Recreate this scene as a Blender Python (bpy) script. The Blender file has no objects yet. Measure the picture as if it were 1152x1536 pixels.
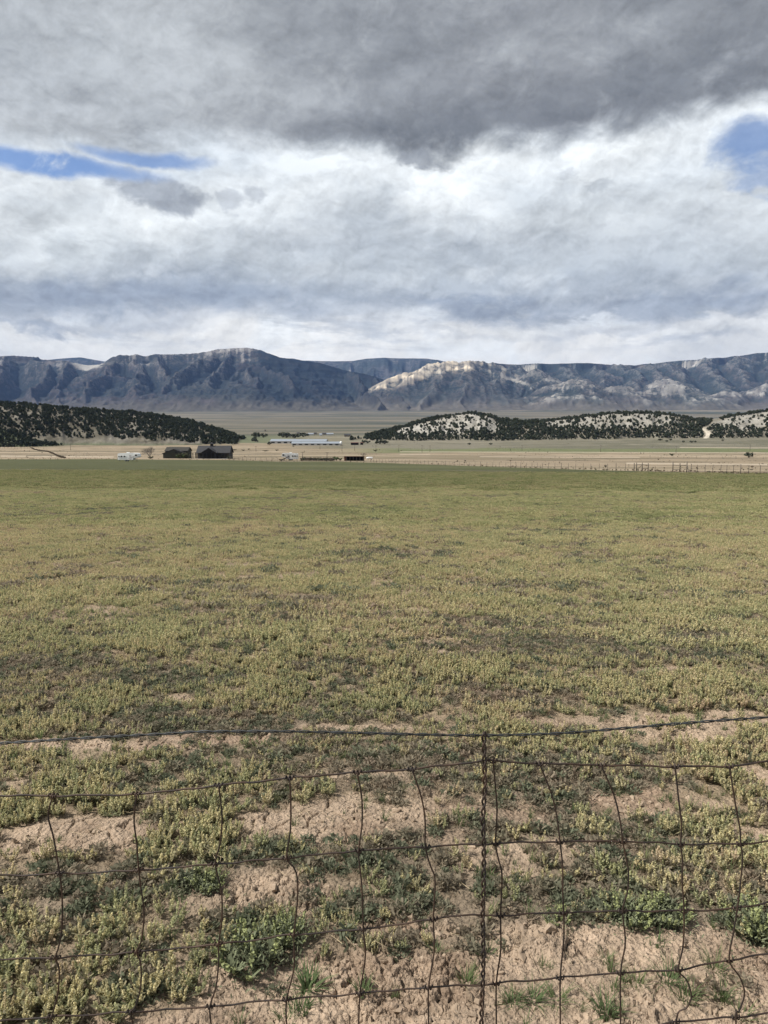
import bpy, math, random
import numpy as np
from mathutils import Vector, Matrix

random.seed(11)
rng = np.random.default_rng(11)
SC = bpy.context.scene
COL = SC.collection
R = math.radians
PI = math.pi

# ------------------------------------------------------------------ camera
F = 1120.0                      # focal length in photo pixels (1152 x 1536)
HOR = 645.0                     # photo row of the true horizon
EYE = 1.65
PITCH = math.atan((768 - HOR) / F)
cam_data = bpy.data.cameras.new("camera")
cam = bpy.data.objects.new("camera", cam_data)
COL.objects.link(cam)
cam.location = (0, 0, EYE)
cam.rotation_euler = (PI / 2 - PITCH, 0, 0)
cam_data.sensor_fit = 'VERTICAL'
cam_data.sensor_height = 36.0
cam_data.lens = 36.0 * F / 1536.0
cam_data.clip_start = 0.05
cam_data.clip_end = 60000
SC.camera = cam

SP, CP = math.sin(PITCH), math.cos(PITCH)
def ray(px, py):
    """direction of a photo pixel, scaled to one metre of forward distance"""
    a = (px - 576) / F; b = (768 - py) / F
    dy = CP + b * SP
    return a / dy, (-SP + b * CP) / dy          # x/y, z/y
def P(px, py, d):
    a, b = ray(px, py)
    return Vector((a * d, d, EYE + b * d))
def pix(x, y, z):
    """numpy: photo pixel of world points"""
    zz = z - EYE
    f = y * CP - zz * SP
    u = y * SP + zz * CP
    return 576 + F * x / f, 768 - F * u / f
def ang(px, py):
    a, b = ray(px, py)
    return math.atan(a), math.atan2(b, math.hypot(1, a))

# ------------------------------------------------------------------ sun, sky
SUN_AZ, SUN_EL = R(-96), R(50)        # from the left, a little ahead
sun_data = bpy.data.lights.new("sun", 'SUN')
sun = bpy.data.objects.new("sun", sun_data)
COL.objects.link(sun)
sun_data.energy = 4.7
sun_data.angle = R(7)
sun_data.color = (1.0, 0.95, 0.87)
sdir = Vector((math.sin(SUN_AZ) * math.cos(SUN_EL), math.cos(SUN_AZ) * math.cos(SUN_EL), math.sin(SUN_EL)))
sun.rotation_euler = (-sdir).to_track_quat('-Z', 'Y').to_euler()
sun.location = sdir * 200

SC.view_settings.view_transform = 'Standard'
SC.view_settings.look = 'None'
SC.view_settings.exposure = 0.4
SC.view_settings.gamma = 1.0
SC.view_settings.use_curve_mapping = False
SC.render.engine = 'CYCLES'
SC.cycles.max_bounces = 4
SC.cycles.diffuse_bounces = 2
SC.cycles.glossy_bounces = 2
SC.cycles.volume_bounces = 0
SC.cycles.transparent_max_bounces = 4
SC.cycles.use_denoising = True
SC.cycles.denoising_prefilter = 'ACCURATE'
SC.cycles.denoising_input_passes = 'RGB_ALBEDO_NORMAL'
SC.cycles.use_fast_gi = False

def lin(r, g=None, b=None):
    if g is None: r, g, b = r, r, r
    def c(v):
        v = v / 255.0
        return v / 12.92 if v <= 0.04045 else ((v + 0.055) / 1.055) ** 2.4
    return (c(r), c(g), c(b))

class NT:
    """small helper that writes node graphs"""
    def __init__(s, tree): s.t = tree; s.n = tree.nodes; s.l = tree.links
    def node(s, typ, **kw):
        n = s.n.new(typ)
        for k, v in kw.items(): setattr(n, k, v)
        return n
    def put(s, inp, v):
        if isinstance(v, bpy.types.NodeSocket): s.l.new(v, inp)
        elif isinstance(v, (tuple, list)) and len(v) == 3 and inp.type == 'RGBA': inp.default_value = (*v, 1)
        else: inp.default_value = v
    def m(s, op, a, b=None, c=None, clamp=False):
        n = s.node('ShaderNodeMath', operation=op, use_clamp=clamp)
        s.put(n.inputs[0], a)
        if b is not None: s.put(n.inputs[1], b)
        if c is not None: s.put(n.inputs[2], c)
        return n.outputs[0]
    def add(s, a, b): return s.m('ADD', a, b)
    def sub(s, a, b): return s.m('SUBTRACT', a, b)
    def mul(s, a, b): return s.m('MULTIPLY', a, b)
    def mad(s, a, b, c): return s.m('MULTIPLY_ADD', a, b, c)
    def v(s, op, a, b=None, scale=None):
        n = s.node('ShaderNodeVectorMath', operation=op)
        s.put(n.inputs[0], a)
        if b is not None: s.put(n.inputs[1], b)
        if scale is not None: s.put(n.inputs['Scale'], scale)
        return n.outputs[0]
    def ss(s, x, lo, hi, a=0.0, b=1.0):
        n = s.node('ShaderNodeMapRange', interpolation_type='SMOOTHSTEP')
        for i, q in enumerate((x, lo, hi, a, b)): s.put(n.inputs[i], q)
        return n.outputs[0]
    def lerp(s, x, lo, hi, a=0.0, b=1.0):
        n = s.node('ShaderNodeMapRange', clamp=True)
        for i, q in enumerate((x, lo, hi, a, b)): s.put(n.inputs[i], q)
        return n.outputs[0]
    def noise(s, vec, scale, detail=4.0, rough=0.5, dist=0.0, out=0, lac=2.0):
        n = s.node('ShaderNodeTexNoise')
        if vec is not None: s.put(n.inputs['Vector'], vec)
        n.inputs['Scale'].default_value = scale; n.inputs['Detail'].default_value = detail
        n.inputs['Roughness'].default_value = rough; n.inputs['Distortion'].default_value = dist
        n.inputs['Lacunarity'].default_value = lac
        return n.outputs[out]
    def mix(s, f, a, b, blend='MIX'):
        n = s.node('ShaderNodeMix', data_type='RGBA', blend_type=blend)
        s.put(n.inputs['Factor'], f); s.put(n.inputs[6], a); s.put(n.inputs[7], b)
        return n.outputs[2]
    def curve(s, x, pts):
        n = s.node('ShaderNodeFloatCurve')
        c = n.mapping.curves[0]
        pts = sorted(pts)
        while len(c.points) < len(pts): c.points.new(0.5, 0.5)
        for p, (a, b) in zip(c.points, pts):
            p.location = (a, b); p.handle_type = 'AUTO_CLAMPED'
        n.mapping.use_clip = False
        n.mapping.extend = 'HORIZONTAL'
        n.mapping.update()
        s.put(n.inputs['Value'], x)
        return n.outputs[0]
    def ramp(s, x, stops, interp='EASE'):
        n = s.node('ShaderNodeValToRGB')
        n.color_ramp.interpolation = interp
        e = n.color_ramp.elements
        while len(e) < len(stops): e.new(0.5)
        for q, (p, c) in zip(e, sorted(stops)):
            q.position = p; q.color = (*c, 1)
        s.put(n.inputs[0], x)
        return n.outputs[0]

def build_world():
    w = bpy.data.worlds.new("World"); SC.world = w
    w.use_nodes = True
    t = NT(w.node_tree); t.n.clear()
    out = t.node('ShaderNodeOutputWorld')
    sky = t.node('ShaderNodeTexSky', sky_type='NISHITA')
    sky.sun_disc = False
    sky.sun_elevation = SUN_EL; sky.sun_rotation = SUN_AZ
    sky.altitude = 1700; sky.dust_density = 0.2; sky.ozone_density = 2.2; sky.air_density = 1.0
    tc = t.node('ShaderNodeTexCoord')
    d = t.v('NORMALIZE', tc.outputs['Generated'])
    sep = t.node('ShaderNodeSeparateXYZ'); t.put(sep.inputs[0], d)
    x, y, z = sep.outputs
    az0 = t.m('ARCTAN2', x, y)
    el0 = t.m('ARCSINE', z)
    flat = t.v('MULTIPLY', d, (1, 1, 1.7))         # clouds stretch along the horizon
    flat3 = t.v('MULTIPLY', d, (1, 1, 5.0))
    # warp: every outline below is broken up by these
    wn = t.noise(flat, 5.0, 8, 0.6, 0.3, out=1)
    ws = t.node('ShaderNodeSeparateXYZ'); t.put(ws.inputs[0], t.v('SUBTRACT', wn, (0.5, 0.5, 0.5)))
    wn2 = t.noise(flat, 15.0, 9, 0.58, 0.4, out=1)
    ws2 = t.node('ShaderNodeSeparateXYZ'); t.put(ws2.inputs[0], t.v('SUBTRACT', wn2, (0.5, 0.5, 0.5)))
    az = t.add(t.mad(ws.outputs[0], 0.16, az0), t.mul(ws2.outputs[0], 0.075))
    el = t.add(t.mad(ws.outputs[1], 0.085, el0), t.mul(ws2.outputs[1], 0.055))
    nb = t.noise(flat, 3.2, 9, 0.56, 0.35)        # large billows
    nm = t.noise(flat, 9.0, 8, 0.58, 0.6)         # middle billows
    nf = t.noise(flat3, 6.0, 8, 0.6, 0.4)         # streaks

    def E(py, px=576): return ang(px, py)[1]
    def A(px, py=400): return ang(px, py)[0]
    az2 = t.mad(ws.outputs[0], 0.10, t.mad(ws2.outputs[0], .02, az0)); el2 = t.mad(ws.outputs[1], 0.030, t.mad(ws2.outputs[1], .022, el0))
    def blob(px, py, rx, ry, lo=1.25, hi=0.35, az=az, el=el):
        a0, e0 = ang(px, py)
        ra = rx / F * math.cos(a0) ** 2; re = ry / F * math.cos(e0) ** 2
        u = t.m('MULTIPLY', t.sub(az, a0), 1 / ra); v = t.m('MULTIPLY', t.sub(el, e0), 1 / re)
        q = t.m('SQRT', t.add(t.mul(u, u), t.mul(v, v)))
        return t.ss(q, lo, hi)
    # vertical run of the cloud colour from the horizon upward
    e01 = t.m('MULTIPLY', t.mad(ws.outputs[1], 0.05, el0), 1 / 0.8)
    def S(py): return max(0.0, E(py) / 0.8)
    base = t.ramp(e01, [(0.0, lin(240, 236, 228)), (S(525), lin(242, 240, 234)), (S(492), lin(226, 226, 223)), (S(470), lin(192, 197, 202)),
                        (S(448), lin(176, 183, 190)), (S(410), lin(196, 202, 205)), (S(360), lin(203, 208, 210)), (S(300), lin(207, 213, 217)),
                        (S(240), lin(211, 219, 226)), (S(180), lin(198, 204, 210)), (0.55, lin(178, 183, 187)), (1.0, lin(165, 170, 175))], 'LINEAR')
    c = base
    # soft grey body shading
    c = t.mix(t.ss(nb, 0.40, 0.68, 0, 0.42), c, lin(174, 181, 187))
    c = t.mix(t.ss(nm, 0.50, 0.68, 0, 0.55), c, lin(232, 237, 239))
    fine = t.noise(t.v('MULTIPLY', d, (1, 1, 1.3)), 19.0, 9, 0.62, 0.5)
    c = t.mix(t.ss(fine, .50, .72, 0, .22), c, lin(236, 239, 240)); c = t.mix(t.ss(fine, .47, .28, 0, .24), c, lin(164, 172, 181))
    # bright billows
    for (px, py, rx, ry, k) in [(220, 330, 70, 60, .85), (420, 300, 130, 70, .7), (670, 295, 90, 60, .9), (720, 240, 110, 32, .85), (960, 225, 130, 40, .75),
                                (0, 325, 60, 60, .6), (330, 270, 60, 30, .6), (80, 270, 120, 22, .75), (560, 255, 90, 26, .6), (1120, 320, 70, 40, .5), (25, 395, 60, 16, .6), (215, 410, 34, 9, .8)]:
        c = t.mix(t.mul(t.mul(blob(px, py, rx, ry), k * .8), t.lerp(nm, 0.3, 0.65, 0.30, 1.0)), c, lin(238, 242, 243))
    # grey-blue underside band above the horizon
    for (px, py, rx, ry, k) in [(210, 452, 290, 26, .62), (40, 455, 170, 28, .55), (430, 445, 250, 26, .35), (720, 462, 150, 17, .75), (1000, 455, 190, 24, .65), (1120, 460, 150, 16, .55), (850, 420, 240, 26, .25),
                                (560, 375, 300, 50, .22), (950, 370, 240, 50, .22), (280, 420, 150, 40, .35)]:
        c = t.mix(t.mul(blob(px, py, rx, ry, 1.3, 0.2), k), c, lin(136, 147, 163))
    # billow tops that rise out of the band, right
    for (px, py, rx, ry, k) in [(800, 420, 55, 22, .45), (720, 405, 40, 20, .35), (920, 440, 45, 16, .5), (1090, 435, 70, 14, .45), (890, 475, 60, 8, .7), (850, 480, 40, 12, .5)]:
        c = t.mix(t.mul(t.mul(blob(px, py, rx, ry, 1.2, 0.4), k), t.ss(nm, 0.4, 0.6)), c, lin(226, 231, 234))
    # thin streaks near the horizon
    st = t.mul(t.ss(nf, 0.47, 0.62), t.mul(t.ss(el0, E(540), E(510)), t.ss(el0, E(455), E(480))))
    c = t.mix(t.mul(st, 0.6), c, lin(166, 174, 184))
    for (px, py, rx, ry, k) in [(40, 488, 110, 7, .6), (230, 490, 110, 12, .5), (900, 490, 110, 8, .4), (1030, 510, 120, 7, .4), (680, 500, 120, 6, .25)]:
        c = t.mix(t.mul(blob(px, py, rx, ry, 1.3, 0.2), k), c, lin(152, 161, 174))
    c = t.mix(t.mul(blob(1060, 490, 130, 10), .5), c, lin(232, 233, 232))
    # the dark deck overhead, right of centre
    pts = [(-500, 235), (-100, 232), (200, 226), (330, 222), (395, 232), (470, 238), (560, 232), (610, 254), (655, 258), (690, 240), (750, 218), (850, 205), (960, 188), (1060, 172), (1152, 158), (1500, 120)]
    cu = t.curve(t.lerp(az, -1.0, 1.0), [((A(px, py) + 1) / 2, ang(px, py)[1]) for px, py in pts])
    edge = t.sub(el, cu)
    deck = t.ss(edge, -0.010, 0.028)
    # lighter left part, darker right part, darker again inside two folds
    dl = t.lerp(t.mad(ws.outputs[0], 0.25, az0), A(150), A(720))
    deckc = t.mix(dl, lin(184, 188, 191), lin(140, 143, 147))
    deckc = t.mix(t.mul(t.ss(nb, 0.42, 0.64), t.lerp(dl, 0, 1, .35, .75)), deckc, lin(110, 114, 119))
    deckc = t.mix(t.mul(t.ss(nm, 0.47, 0.7), .55), deckc, lin(178, 182, 186))
    for (px, py, rx, ry, k, col) in [(800, 175, 330, 55, .75, (104, 108, 114)), (560, 60, 170, 70, .45, (112, 117, 123)), (640, 215, 200, 38, .65, (106, 110, 115)), (1120, 90, 200, 70, .4, (110, 114, 119)),
                                     (420, 205, 120, 30, .35, (140, 144, 149)), (210, 185, 45, 26, .4, (146, 151, 156)), (60, 90, 220, 100, .4, (160, 166, 172)), (560, 150, 130, 36, .35, (168, 172, 176)),
                                     (950, 30, 220, 50, .35, (160, 164, 168)), (240, 60, 200, 80, .3, (192, 197, 201))]:
        deckc = t.mix(t.mul(blob(px, py, rx, ry, 1.4, 0.2), k), deckc, lin(*col))
    deckc = t.mix(t.ss(fine, .50, .74, 0, .28), deckc, lin(196, 200, 203)); deckc = t.mix(t.ss(fine, .47, .28, 0, .25), deckc, lin(112, 116, 122))
    # white rim just below the deck
    rim = t.mul(t.ss(edge, -0.06, -0.012), t.ss(edge, 0.02, -0.008))
    c = t.mix(t.mul(t.mul(rim, .6), t.ss(az0, A(330), A(560))), c, lin(240, 244, 245))
    c = t.mix(t.m('MULTIPLY', deck, 0.97), c, deckc)
    # small grey clouds hanging below
    for (px, py, rx, ry, k, col) in [(232, 284, 68, 25, .9, (158, 164, 172)), (328, 298, 22, 22, .6, (170, 176, 184)), (372, 290, 22, 14, .55, (168, 174, 182)), (640, 248, 42, 16, .75, (136, 141, 148)), (915, 268, 22, 12, .5, (176, 183, 190)), (860, 253, 12, 10, .4, (185, 190, 197))]:
        c = t.mix(t.mul(blob(px, py, rx, ry, 1.15, 0.6), k), c, lin(*col))
    # every billow has a lit top and a shaded underside
    def puff(off, sc):
        q = t.v('ADD', t.v('MULTIPLY', t.v('ADD', d, off), (1, 1, 1.35)), t.v('SCALE', t.v('SUBTRACT', wn2, (.5, .5, .5)), scale=.03))
        return t.noise(q, sc, 8, 0.58, 0.25)
    o1, o2 = (-.012, 0, .020), (-.004, 0, .008)
    e1 = t.sub(puff((0, 0, 0), 6.5), puff(o1, 6.5)); e2 = t.sub(puff((0, 0, 0), 17.0), puff(o2, 17.0))
    e3 = t.sub(puff((0, 0, 0), 36.0), puff((-.002, 0, .004), 36.0))
    emb = t.add(t.mad(e1, .90, t.mul(e2, .80)), t.mul(e3, .45))
    emb = t.mul(emb, t.ss(el0, E(560), E(470), .35, 1.0))
    vs = t.node('ShaderNodeVectorMath', operation='SCALE'); t.put(vs.inputs[0], c); t.put(vs.inputs['Scale'], t.add(.895, t.m('MINIMUM', t.m('MAXIMUM', emb, -.20), .13)))
    c = vs.outputs[0]
    # openings to the blue
    hole = t.m('MAXIMUM', t.mul(blob(80, 246, 150, 14, 1.3, 0.5, az2, el2), .9), t.mul(blob(215, 235, 90, 11, 1.3, 0.4, az2, el2), .8))
    hole = t.m('MAXIMUM', hole, t.mul(blob(1145, 228, 62, 38, 1.3, 0.45), 0.8))
    hole = t.m('MAXIMUM', hole, t.mul(blob(1150, 275, 60, 22, 1.2, 0.5), 0.5))
    hole = t.m('MULTIPLY', hole, t.ss(nm, 0.72, 0.56))
    bs = t.node('ShaderNodeBackground'); t.put(bs.inputs[0], t.mix(0.5, sky.outputs[0], t.mix(1.0, sky.outputs[0], (0.75, 0.92, 1.2), 'MULTIPLY'))); bs.inputs[1].default_value = 0.10
    bc = t.node('ShaderNodeBackground'); t.put(bc.inputs[0], c); bc.inputs[1].default_value = 1.0
    # ground half of the sphere (never seen: the land reaches past it)
    mx = t.node('ShaderNodeMixShader'); t.put(mx.inputs[0], hole)
    t.l.new(bc.outputs[0], mx.inputs[1]); t.l.new(bs.outputs[0], mx.inputs[2])
    t.l.new(mx.outputs[0], out.inputs[0])
    w.cycles.sampling_method = 'MANUAL'
    w.cycles.sample_map_resolution = 512
build_world()

# ------------------------------------------------------------------ helpers
def hash2(ix, iy, seed):
    h = (ix.astype(np.int64) * 374761393 + iy.astype(np.int64) * 668265263 + seed * 982451653) & 0xffffffff
    h = ((h ^ (h >> 13)) * 1274126177) & 0xffffffff
    h = ((h ^ (h >> 16)) * 2246822519) & 0xffffffff
    h = h ^ (h >> 15)
    return (h & 0xffffff) / float(0x1000000)
def vnoise(x, y, seed=0):
    x = np.asarray(x, float); y = np.asarray(y, float)
    ix = np.floor(x); iy = np.floor(y)
    fx = x - ix; fy = y - iy
    fx = fx * fx * fx * (fx * (fx * 6 - 15) + 10); fy = fy * fy * fy * (fy * (fy * 6 - 15) + 10)
    ix = ix.astype(np.int64); iy = iy.astype(np.int64)
    a = hash2(ix, iy, seed); b = hash2(ix + 1, iy, seed); c = hash2(ix, iy + 1, seed); d = hash2(ix + 1, iy + 1, seed)
    return (a + (b - a) * fx) * (1 - fy) + (c + (d - c) * fx) * fy
def fbm(x, y, oct=4, seed=0, gain=0.5, lac=2.03):
    s = 0; a = 1; n = 0; x = np.asarray(x, float); y = np.asarray(y, float)
    for i in range(oct):
        s = s + a * vnoise(x, y, seed + i * 17); n += a
        x = x * lac + 13.7; y = y * lac - 7.3; a *= gain
    return s / n
def ridged(x, y, oct=4, seed=0, gain=0.5):
    s = 0; a = 1; n = 0
    for i in range(oct):
        s = s + a * (1 - np.abs(2 * vnoise(x, y, seed + i * 31) - 1)); n += a
        x = x * 2.1 + 5.1; y = y * 2.1 + 9.7; a *= gain
    return s / n
def worley(x, y, seed=0):
    x = np.asarray(x, float); y = np.asarray(y, float)
    ix = np.floor(x).astype(np.int64); iy = np.floor(y).astype(np.int64)
    f1 = np.full(x.shape, 9.0); f2 = np.full(x.shape, 9.0); cid = np.zeros(x.shape)
    for dx in (-1, 0, 1):
        for dy in (-1, 0, 1):
            cx = ix + dx; cy = iy + dy
            px_ = cx + hash2(cx, cy, seed); py_ = cy + hash2(cx, cy, seed + 5)
            q = np.hypot(px_ - x, py_ - y)
            m = q < f1
            f2 = np.where(m, f1, np.minimum(f2, q))
            cid = np.where(m, hash2(cx, cy, seed + 9), cid)
            f1 = np.where(m, q, f1)
    return f1, f2, cid
def sstep(x, a, b):
    t = np.clip((np.asarray(x, float) - a) / (b - a), 0, 1)
    return t * t * (3 - 2 * t)

def tag(o, label=None, cat=None, group=None, kind=None):
    if label: o['label'] = label
    if cat: o['category'] = cat
    if group: o['group'] = group
    if kind: o['kind'] = kind
    return o
def empty(name, loc, rz=0.0):
    o = bpy.data.objects.new(name, None); COL.objects.link(o)
    o.location = loc; o.rotation_euler = (0, 0, rz); o.empty_display_size = 0.3
    return o
def link_mesh(name, me, parent=None, link=True):
    o = bpy.data.objects.new(name, me)
    if link: COL.objects.link(o)
    if parent: o.parent = parent
    return o
def grid_mesh(name, V, nr, nc, mat, colors=None, smooth=True, wrap=False, extra=None):
    """V: (nr*nc,3) vertices in rows"""
    me = bpy.data.meshes.new(name)
    i = np.arange(nr - 1)[:, None]; j = np.arange(nc - (0 if wrap else 1))[None, :]
    a = i * nc + j; b = i * nc + (j + 1) % nc
    q = np.stack([a, b, b + nc, a + nc], -1).reshape(-1, 4)
    me.vertices.add(len(V)); me.vertices.foreach_set('co', np.asarray(V, np.float32).ravel())
    me.loops.add(q.size); me.loops.foreach_set('vertex_index', q.astype(np.int32).ravel())
    me.polygons.add(len(q))
    me.polygons.foreach_set('loop_start', np.arange(0, q.size, 4, dtype=np.int32))
    me.polygons.foreach_set('loop_total', np.full(len(q), 4, np.int32))
    me.polygons.foreach_set('use_smooth', np.full(len(q), smooth))
    me.update(calc_edges=True)
    if colors is not None:
        at = me.color_attributes.new('surface', 'FLOAT_COLOR', 'POINT')
        at.data.foreach_set('color', np.c_[colors, np.ones(len(V))].astype(np.float32).ravel())
    for k, v in (extra or {}).items():
        at = me.attributes.new(k, 'FLOAT', 'POINT'); at.data.foreach_set('value', np.asarray(v, np.float32).ravel())
    me.materials.append(mat)
    me.validate()
    return me

class MB:
    """collects shapes; build() links them as one mesh object"""
    def __init__(s): s.v = []; s.f = []; s.mi = []; s.sm = []
    def face(s, pts, mi=0):
        k = len(s.v); s.v += [tuple(p) for p in pts]; s.f.append(tuple(range(k, k + len(pts)))); s.mi.append(mi); s.sm.append(False)
    def box(s, c, d, rz=0, mi=0, tilt=None):
        cx, cy, cz = c; a, b, h = d[0] / 2, d[1] / 2, d[2] / 2
        k = len(s.v); M = Matrix.Rotation(rz, 3, 'Z')
        if tilt: M = M @ Matrix.Rotation(tilt[0], 3, tilt[1])
        for x, y, z in ((-a, -b, -h), (a, -b, -h), (a, b, -h), (-a, b, -h), (-a, -b, h), (a, -b, h), (a, b, h), (-a, b, h)):
            p = M @ Vector((x, y, z)); s.v.append((p.x + cx, p.y + cy, p.z + cz))
        for f in ((0, 3, 2, 1), (4, 5, 6, 7), (0, 1, 5, 4), (1, 2, 6, 5), (2, 3, 7, 6), (3, 0, 4, 7)):
            s.f.append(tuple(k + i for i in f)); s.mi.append(mi); s.sm.append(False)
    def prism(s, prof, axis, a, b, mi=0):
        """closed profile extruded along axis 'x' or 'y' from a to b; prof is (horizontal, z)"""
        n = len(prof); k = len(s.v)
        for t in (a, b):
            for (h, z) in prof: s.v.append((t, h, z) if axis == 'x' else (h, t, z))
        s.f.append(tuple(k + i for i in range(n))); s.f.append(tuple(k + n + i for i in reversed(range(n))))
        for i in range(n): s.f.append((k + i, k + n + i, k + n + (i + 1) % n, k + (i + 1) % n))
        s.mi += [mi] * (n + 2); s.sm += [False] * (n + 2)
    def tube(s, pts, r, n=6, mi=0, cap=True):
        pts = [Vector(p) for p in pts]; m = len(pts)
        rr = r if isinstance(r, (list, tuple)) else [r] * m
        k = len(s.v); up = None
        for i, p in enumerate(pts):
            d = (pts[min(i + 1, m - 1)] - pts[max(i - 1, 0)]).normalized()
            if up is None:
                up = d.orthogonal().normalized()
            up = (up - d * up.dot(d)).normalized(); sd = d.cross(up)
            for j in range(n):
                q = 2 * PI * j / n
                w = p + (up * math.cos(q) + sd * math.sin(q)) * rr[i]; s.v.append(tuple(w))
        for i in range(m - 1):
            for j in range(n):
                s.f.append((k + i * n + j, k + i * n + (j + 1) % n, k + (i + 1) * n + (j + 1) % n, k + (i + 1) * n + j)); s.mi.append(mi); s.sm.append(True)
        if cap:
            s.f.append(tuple(k + j for j in reversed(range(n)))); s.f.append(tuple(k + (m - 1) * n + j for j in range(n))); s.mi += [mi] * 2; s.sm += [False] * 2
    def quads(s, C, U, W, mi=0):
        """many free quads: centre C, half axes U, W (numpy n x 3)"""
        k = len(s.v); n = len(C)
        A = np.stack([C - U - W, C + U - W, C + U + W, C - U + W], 1).reshape(-1, 3)
        s.v += [tuple(p) for p in A.tolist()]
        s.f += [(k + 4 * i, k + 4 * i + 1, k + 4 * i + 2, k + 4 * i + 3) for i in range(n)]; s.mi += [mi] * n; s.sm += [False] * n
    def mesh(s, name, mats):
        me = bpy.data.meshes.new(name); me.from_pydata(s.v, [], s.f)
        for m in (mats if isinstance(mats, (list, tuple)) else [mats]): me.materials.append(m)
        me.polygons.foreach_set('material_index', np.array(s.mi, np.int32)); me.polygons.foreach_set('use_smooth', np.array(s.sm, bool))
        me.update(); return me
    def build(s, name, mats, parent=None, link=True):
        return link_mesh(name, s.mesh(name, mats), parent, link)

# ------------------------------------------------------------------ plain materials
def mat(name, col, rough=0.8, var=0.12, scale=3.0, metallic=0.0, spec=0.3, col2=None, bump=0.0, stretch=None):
    m = bpy.data.materials.new(name); m.use_nodes = True
    t = NT(m.node_tree); b = t.n['Principled BSDF']
    tc = t.node('ShaderNodeTexCoord')
    vec = tc.outputs['Object']
    if stretch: vec = t.v('MULTIPLY', vec, stretch)
    nz = t.noise(vec, scale, 6, 0.6)
    c2 = col2 or tuple(q * (1 - 2.2 * var) for q in col)
    t.put(b.inputs['Base Color'], t.mix(t.ss(nz, 0.35, 0.65), c2, col))
    b.inputs['Roughness'].default_value = rough; b.inputs['Metallic'].default_value = metallic
    b.inputs['Specular IOR Level'].default_value = spec
    if bump:
        bp = t.node('ShaderNodeBump'); bp.inputs['Strength'].default_value = bump; bp.inputs['Distance'].default_value = 0.02
        t.put(bp.inputs['Height'], nz); t.put(b.inputs['Normal'], bp.outputs[0])
    return m
# ------------------------------------------------------------------ terrain
# distance (m) against the photo row its ground shows at, left and right edge of the picture
PROF_D = np.array([60, 120, 190, 260, 330, 500, 700, 900, 1500, 3000, 6000, 9000, 12000, 22000.])
PROF_L = np.array([0, 705.4, 698, 692.5, 688.5, 678, 670.5, 662, 652, 638, 624, 615.5, 613, 611.])
PROF_R = np.array([0, 710.4, 704.7, 699, 693, 680, 668, 654, 646, 636, 622, 613, 611, 609.])
def prof_z(PY, y0, ):
    z = []
    for d, py in zip(PROF_D, PY):
        if py == 0: z.append(-(y0 - HOR) / F * d * 1.012)
        else: z.append(EYE + ray(576, py)[1] * d)
    return np.array(z)
ZL, ZR = prof_z(PROF_L, 690), prof_z(PROF_R, 695)
def hermite(x, X, Y):
    m = np.gradient(Y, X); i = np.clip(np.searchsorted(X, x) - 1, 0, len(X) - 2)
    h = X[i + 1] - X[i]; t = np.clip((x - X[i]) / h, 0, 1)
    return (2*t**3 - 3*t**2 + 1) * Y[i] + (t**3 - 2*t**2 + t) * h * m[i] + (-2*t**3 + 3*t**2) * Y[i+1] + (t**3 - t**2) * h * m[i+1]
XN = np.concatenate([[0], PROF_D]); 
def gz0(x, y):
    """terrain without the small relief"""
    x = np.asarray(x, float); y = np.asarray(y, float)
    d = np.maximum(y, 0.6 * np.hypot(x, y))
    d = np.clip(d, 0, 21999)
    w = np.clip(0.5 + (x / np.maximum(d, 1e-3)) / 1.03, -0.2, 1.2)
    zl = hermite(d, XN, np.concatenate([[0], ZL])); zr = hermite(d, XN, np.concatenate([[0], ZR]))
    z = zl * (1 - w) + zr * w
    far = sstep(d, 250, 900)
    z = z + (fbm(x / 90, y / 90, 3, 71) - 0.5) * 1.2 * sstep(d, 200, 600) + (fbm(x / 700, y / 700, 3, 72) - 0.5) * 12 * sstep(d, 1300, 4000)
    return z
# ---- bare soil patches (photo px centre and half size, turned into places on the ground)
def gpt(px, py):
    """ground point seen at a photo pixel"""
    a, b = ray(px, py)
    lo, hi = 0.8, 20000.0
    for _ in range(60):
        mid = math.sqrt(lo * hi)
        if EYE + b * mid > float(gz0(np.array([a * mid]), np.array([mid]))[0]): lo = mid
        else: hi = mid
    d = hi
    return Vector((a * d, d, float(gz0(np.array([a * d]), np.array([d]))[0])))
BARE = []
def bare(px, py, rx, ry, k=1.0):
    if py < 1000: k *= .62
    c = gpt(px, py); e = gpt(px + rx, py); n = gpt(px, py + ry); f = gpt(px, py - ry)
    BARE.append((c.x, (n.y + f.y) / 2, abs(e.x - c.x), abs(f.y - n.y) / 2, k))
for q in [(110, 1115, 150, 9), (330, 1105, 90, 7), (120, 1250, 140, 24), (500, 1232, 130, 26), (940, 1200, 95, 20), (400, 1345, 120, 34, .9), (300, 1365, 80, 26, .8),
          (640, 1470, 430, 62), (960, 1470, 330, 80), (900, 1400, 200, 22), (400, 1500, 190, 40), (620, 1395, 130, 22), (700, 1540, 700, 50), (840, 910, 32, 4), (1145, 1165, 30, 18),
          (1130, 1250, 34, 14), (785, 1222, 34, 22, .8), (1000, 1008, 50, 5, .8), (880, 1020, 34, 6, .8), (850, 1082, 110, 8, .8), (570, 1090, 120, 6, .8), (1060, 1075, 110, 6, .8), (1130, 1055, 60, 6, .7),
          (265, 1048, 24, 5, .8), (760, 1300, 60, 24, .7), (790, 1275, 90, 18, .7), (540, 848, 40, 3, .8), (380, 848, 30, 3, .8), (960, 850, 30, 3, .8), (500, 905, 40, 3.5, .5), (660, 1030, 40, 4, .5), (40, 1165, 40, 10, .5), (690, 1258, 50, 10, .5)]:
    bare(*q)
GREENISLE = []
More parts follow.
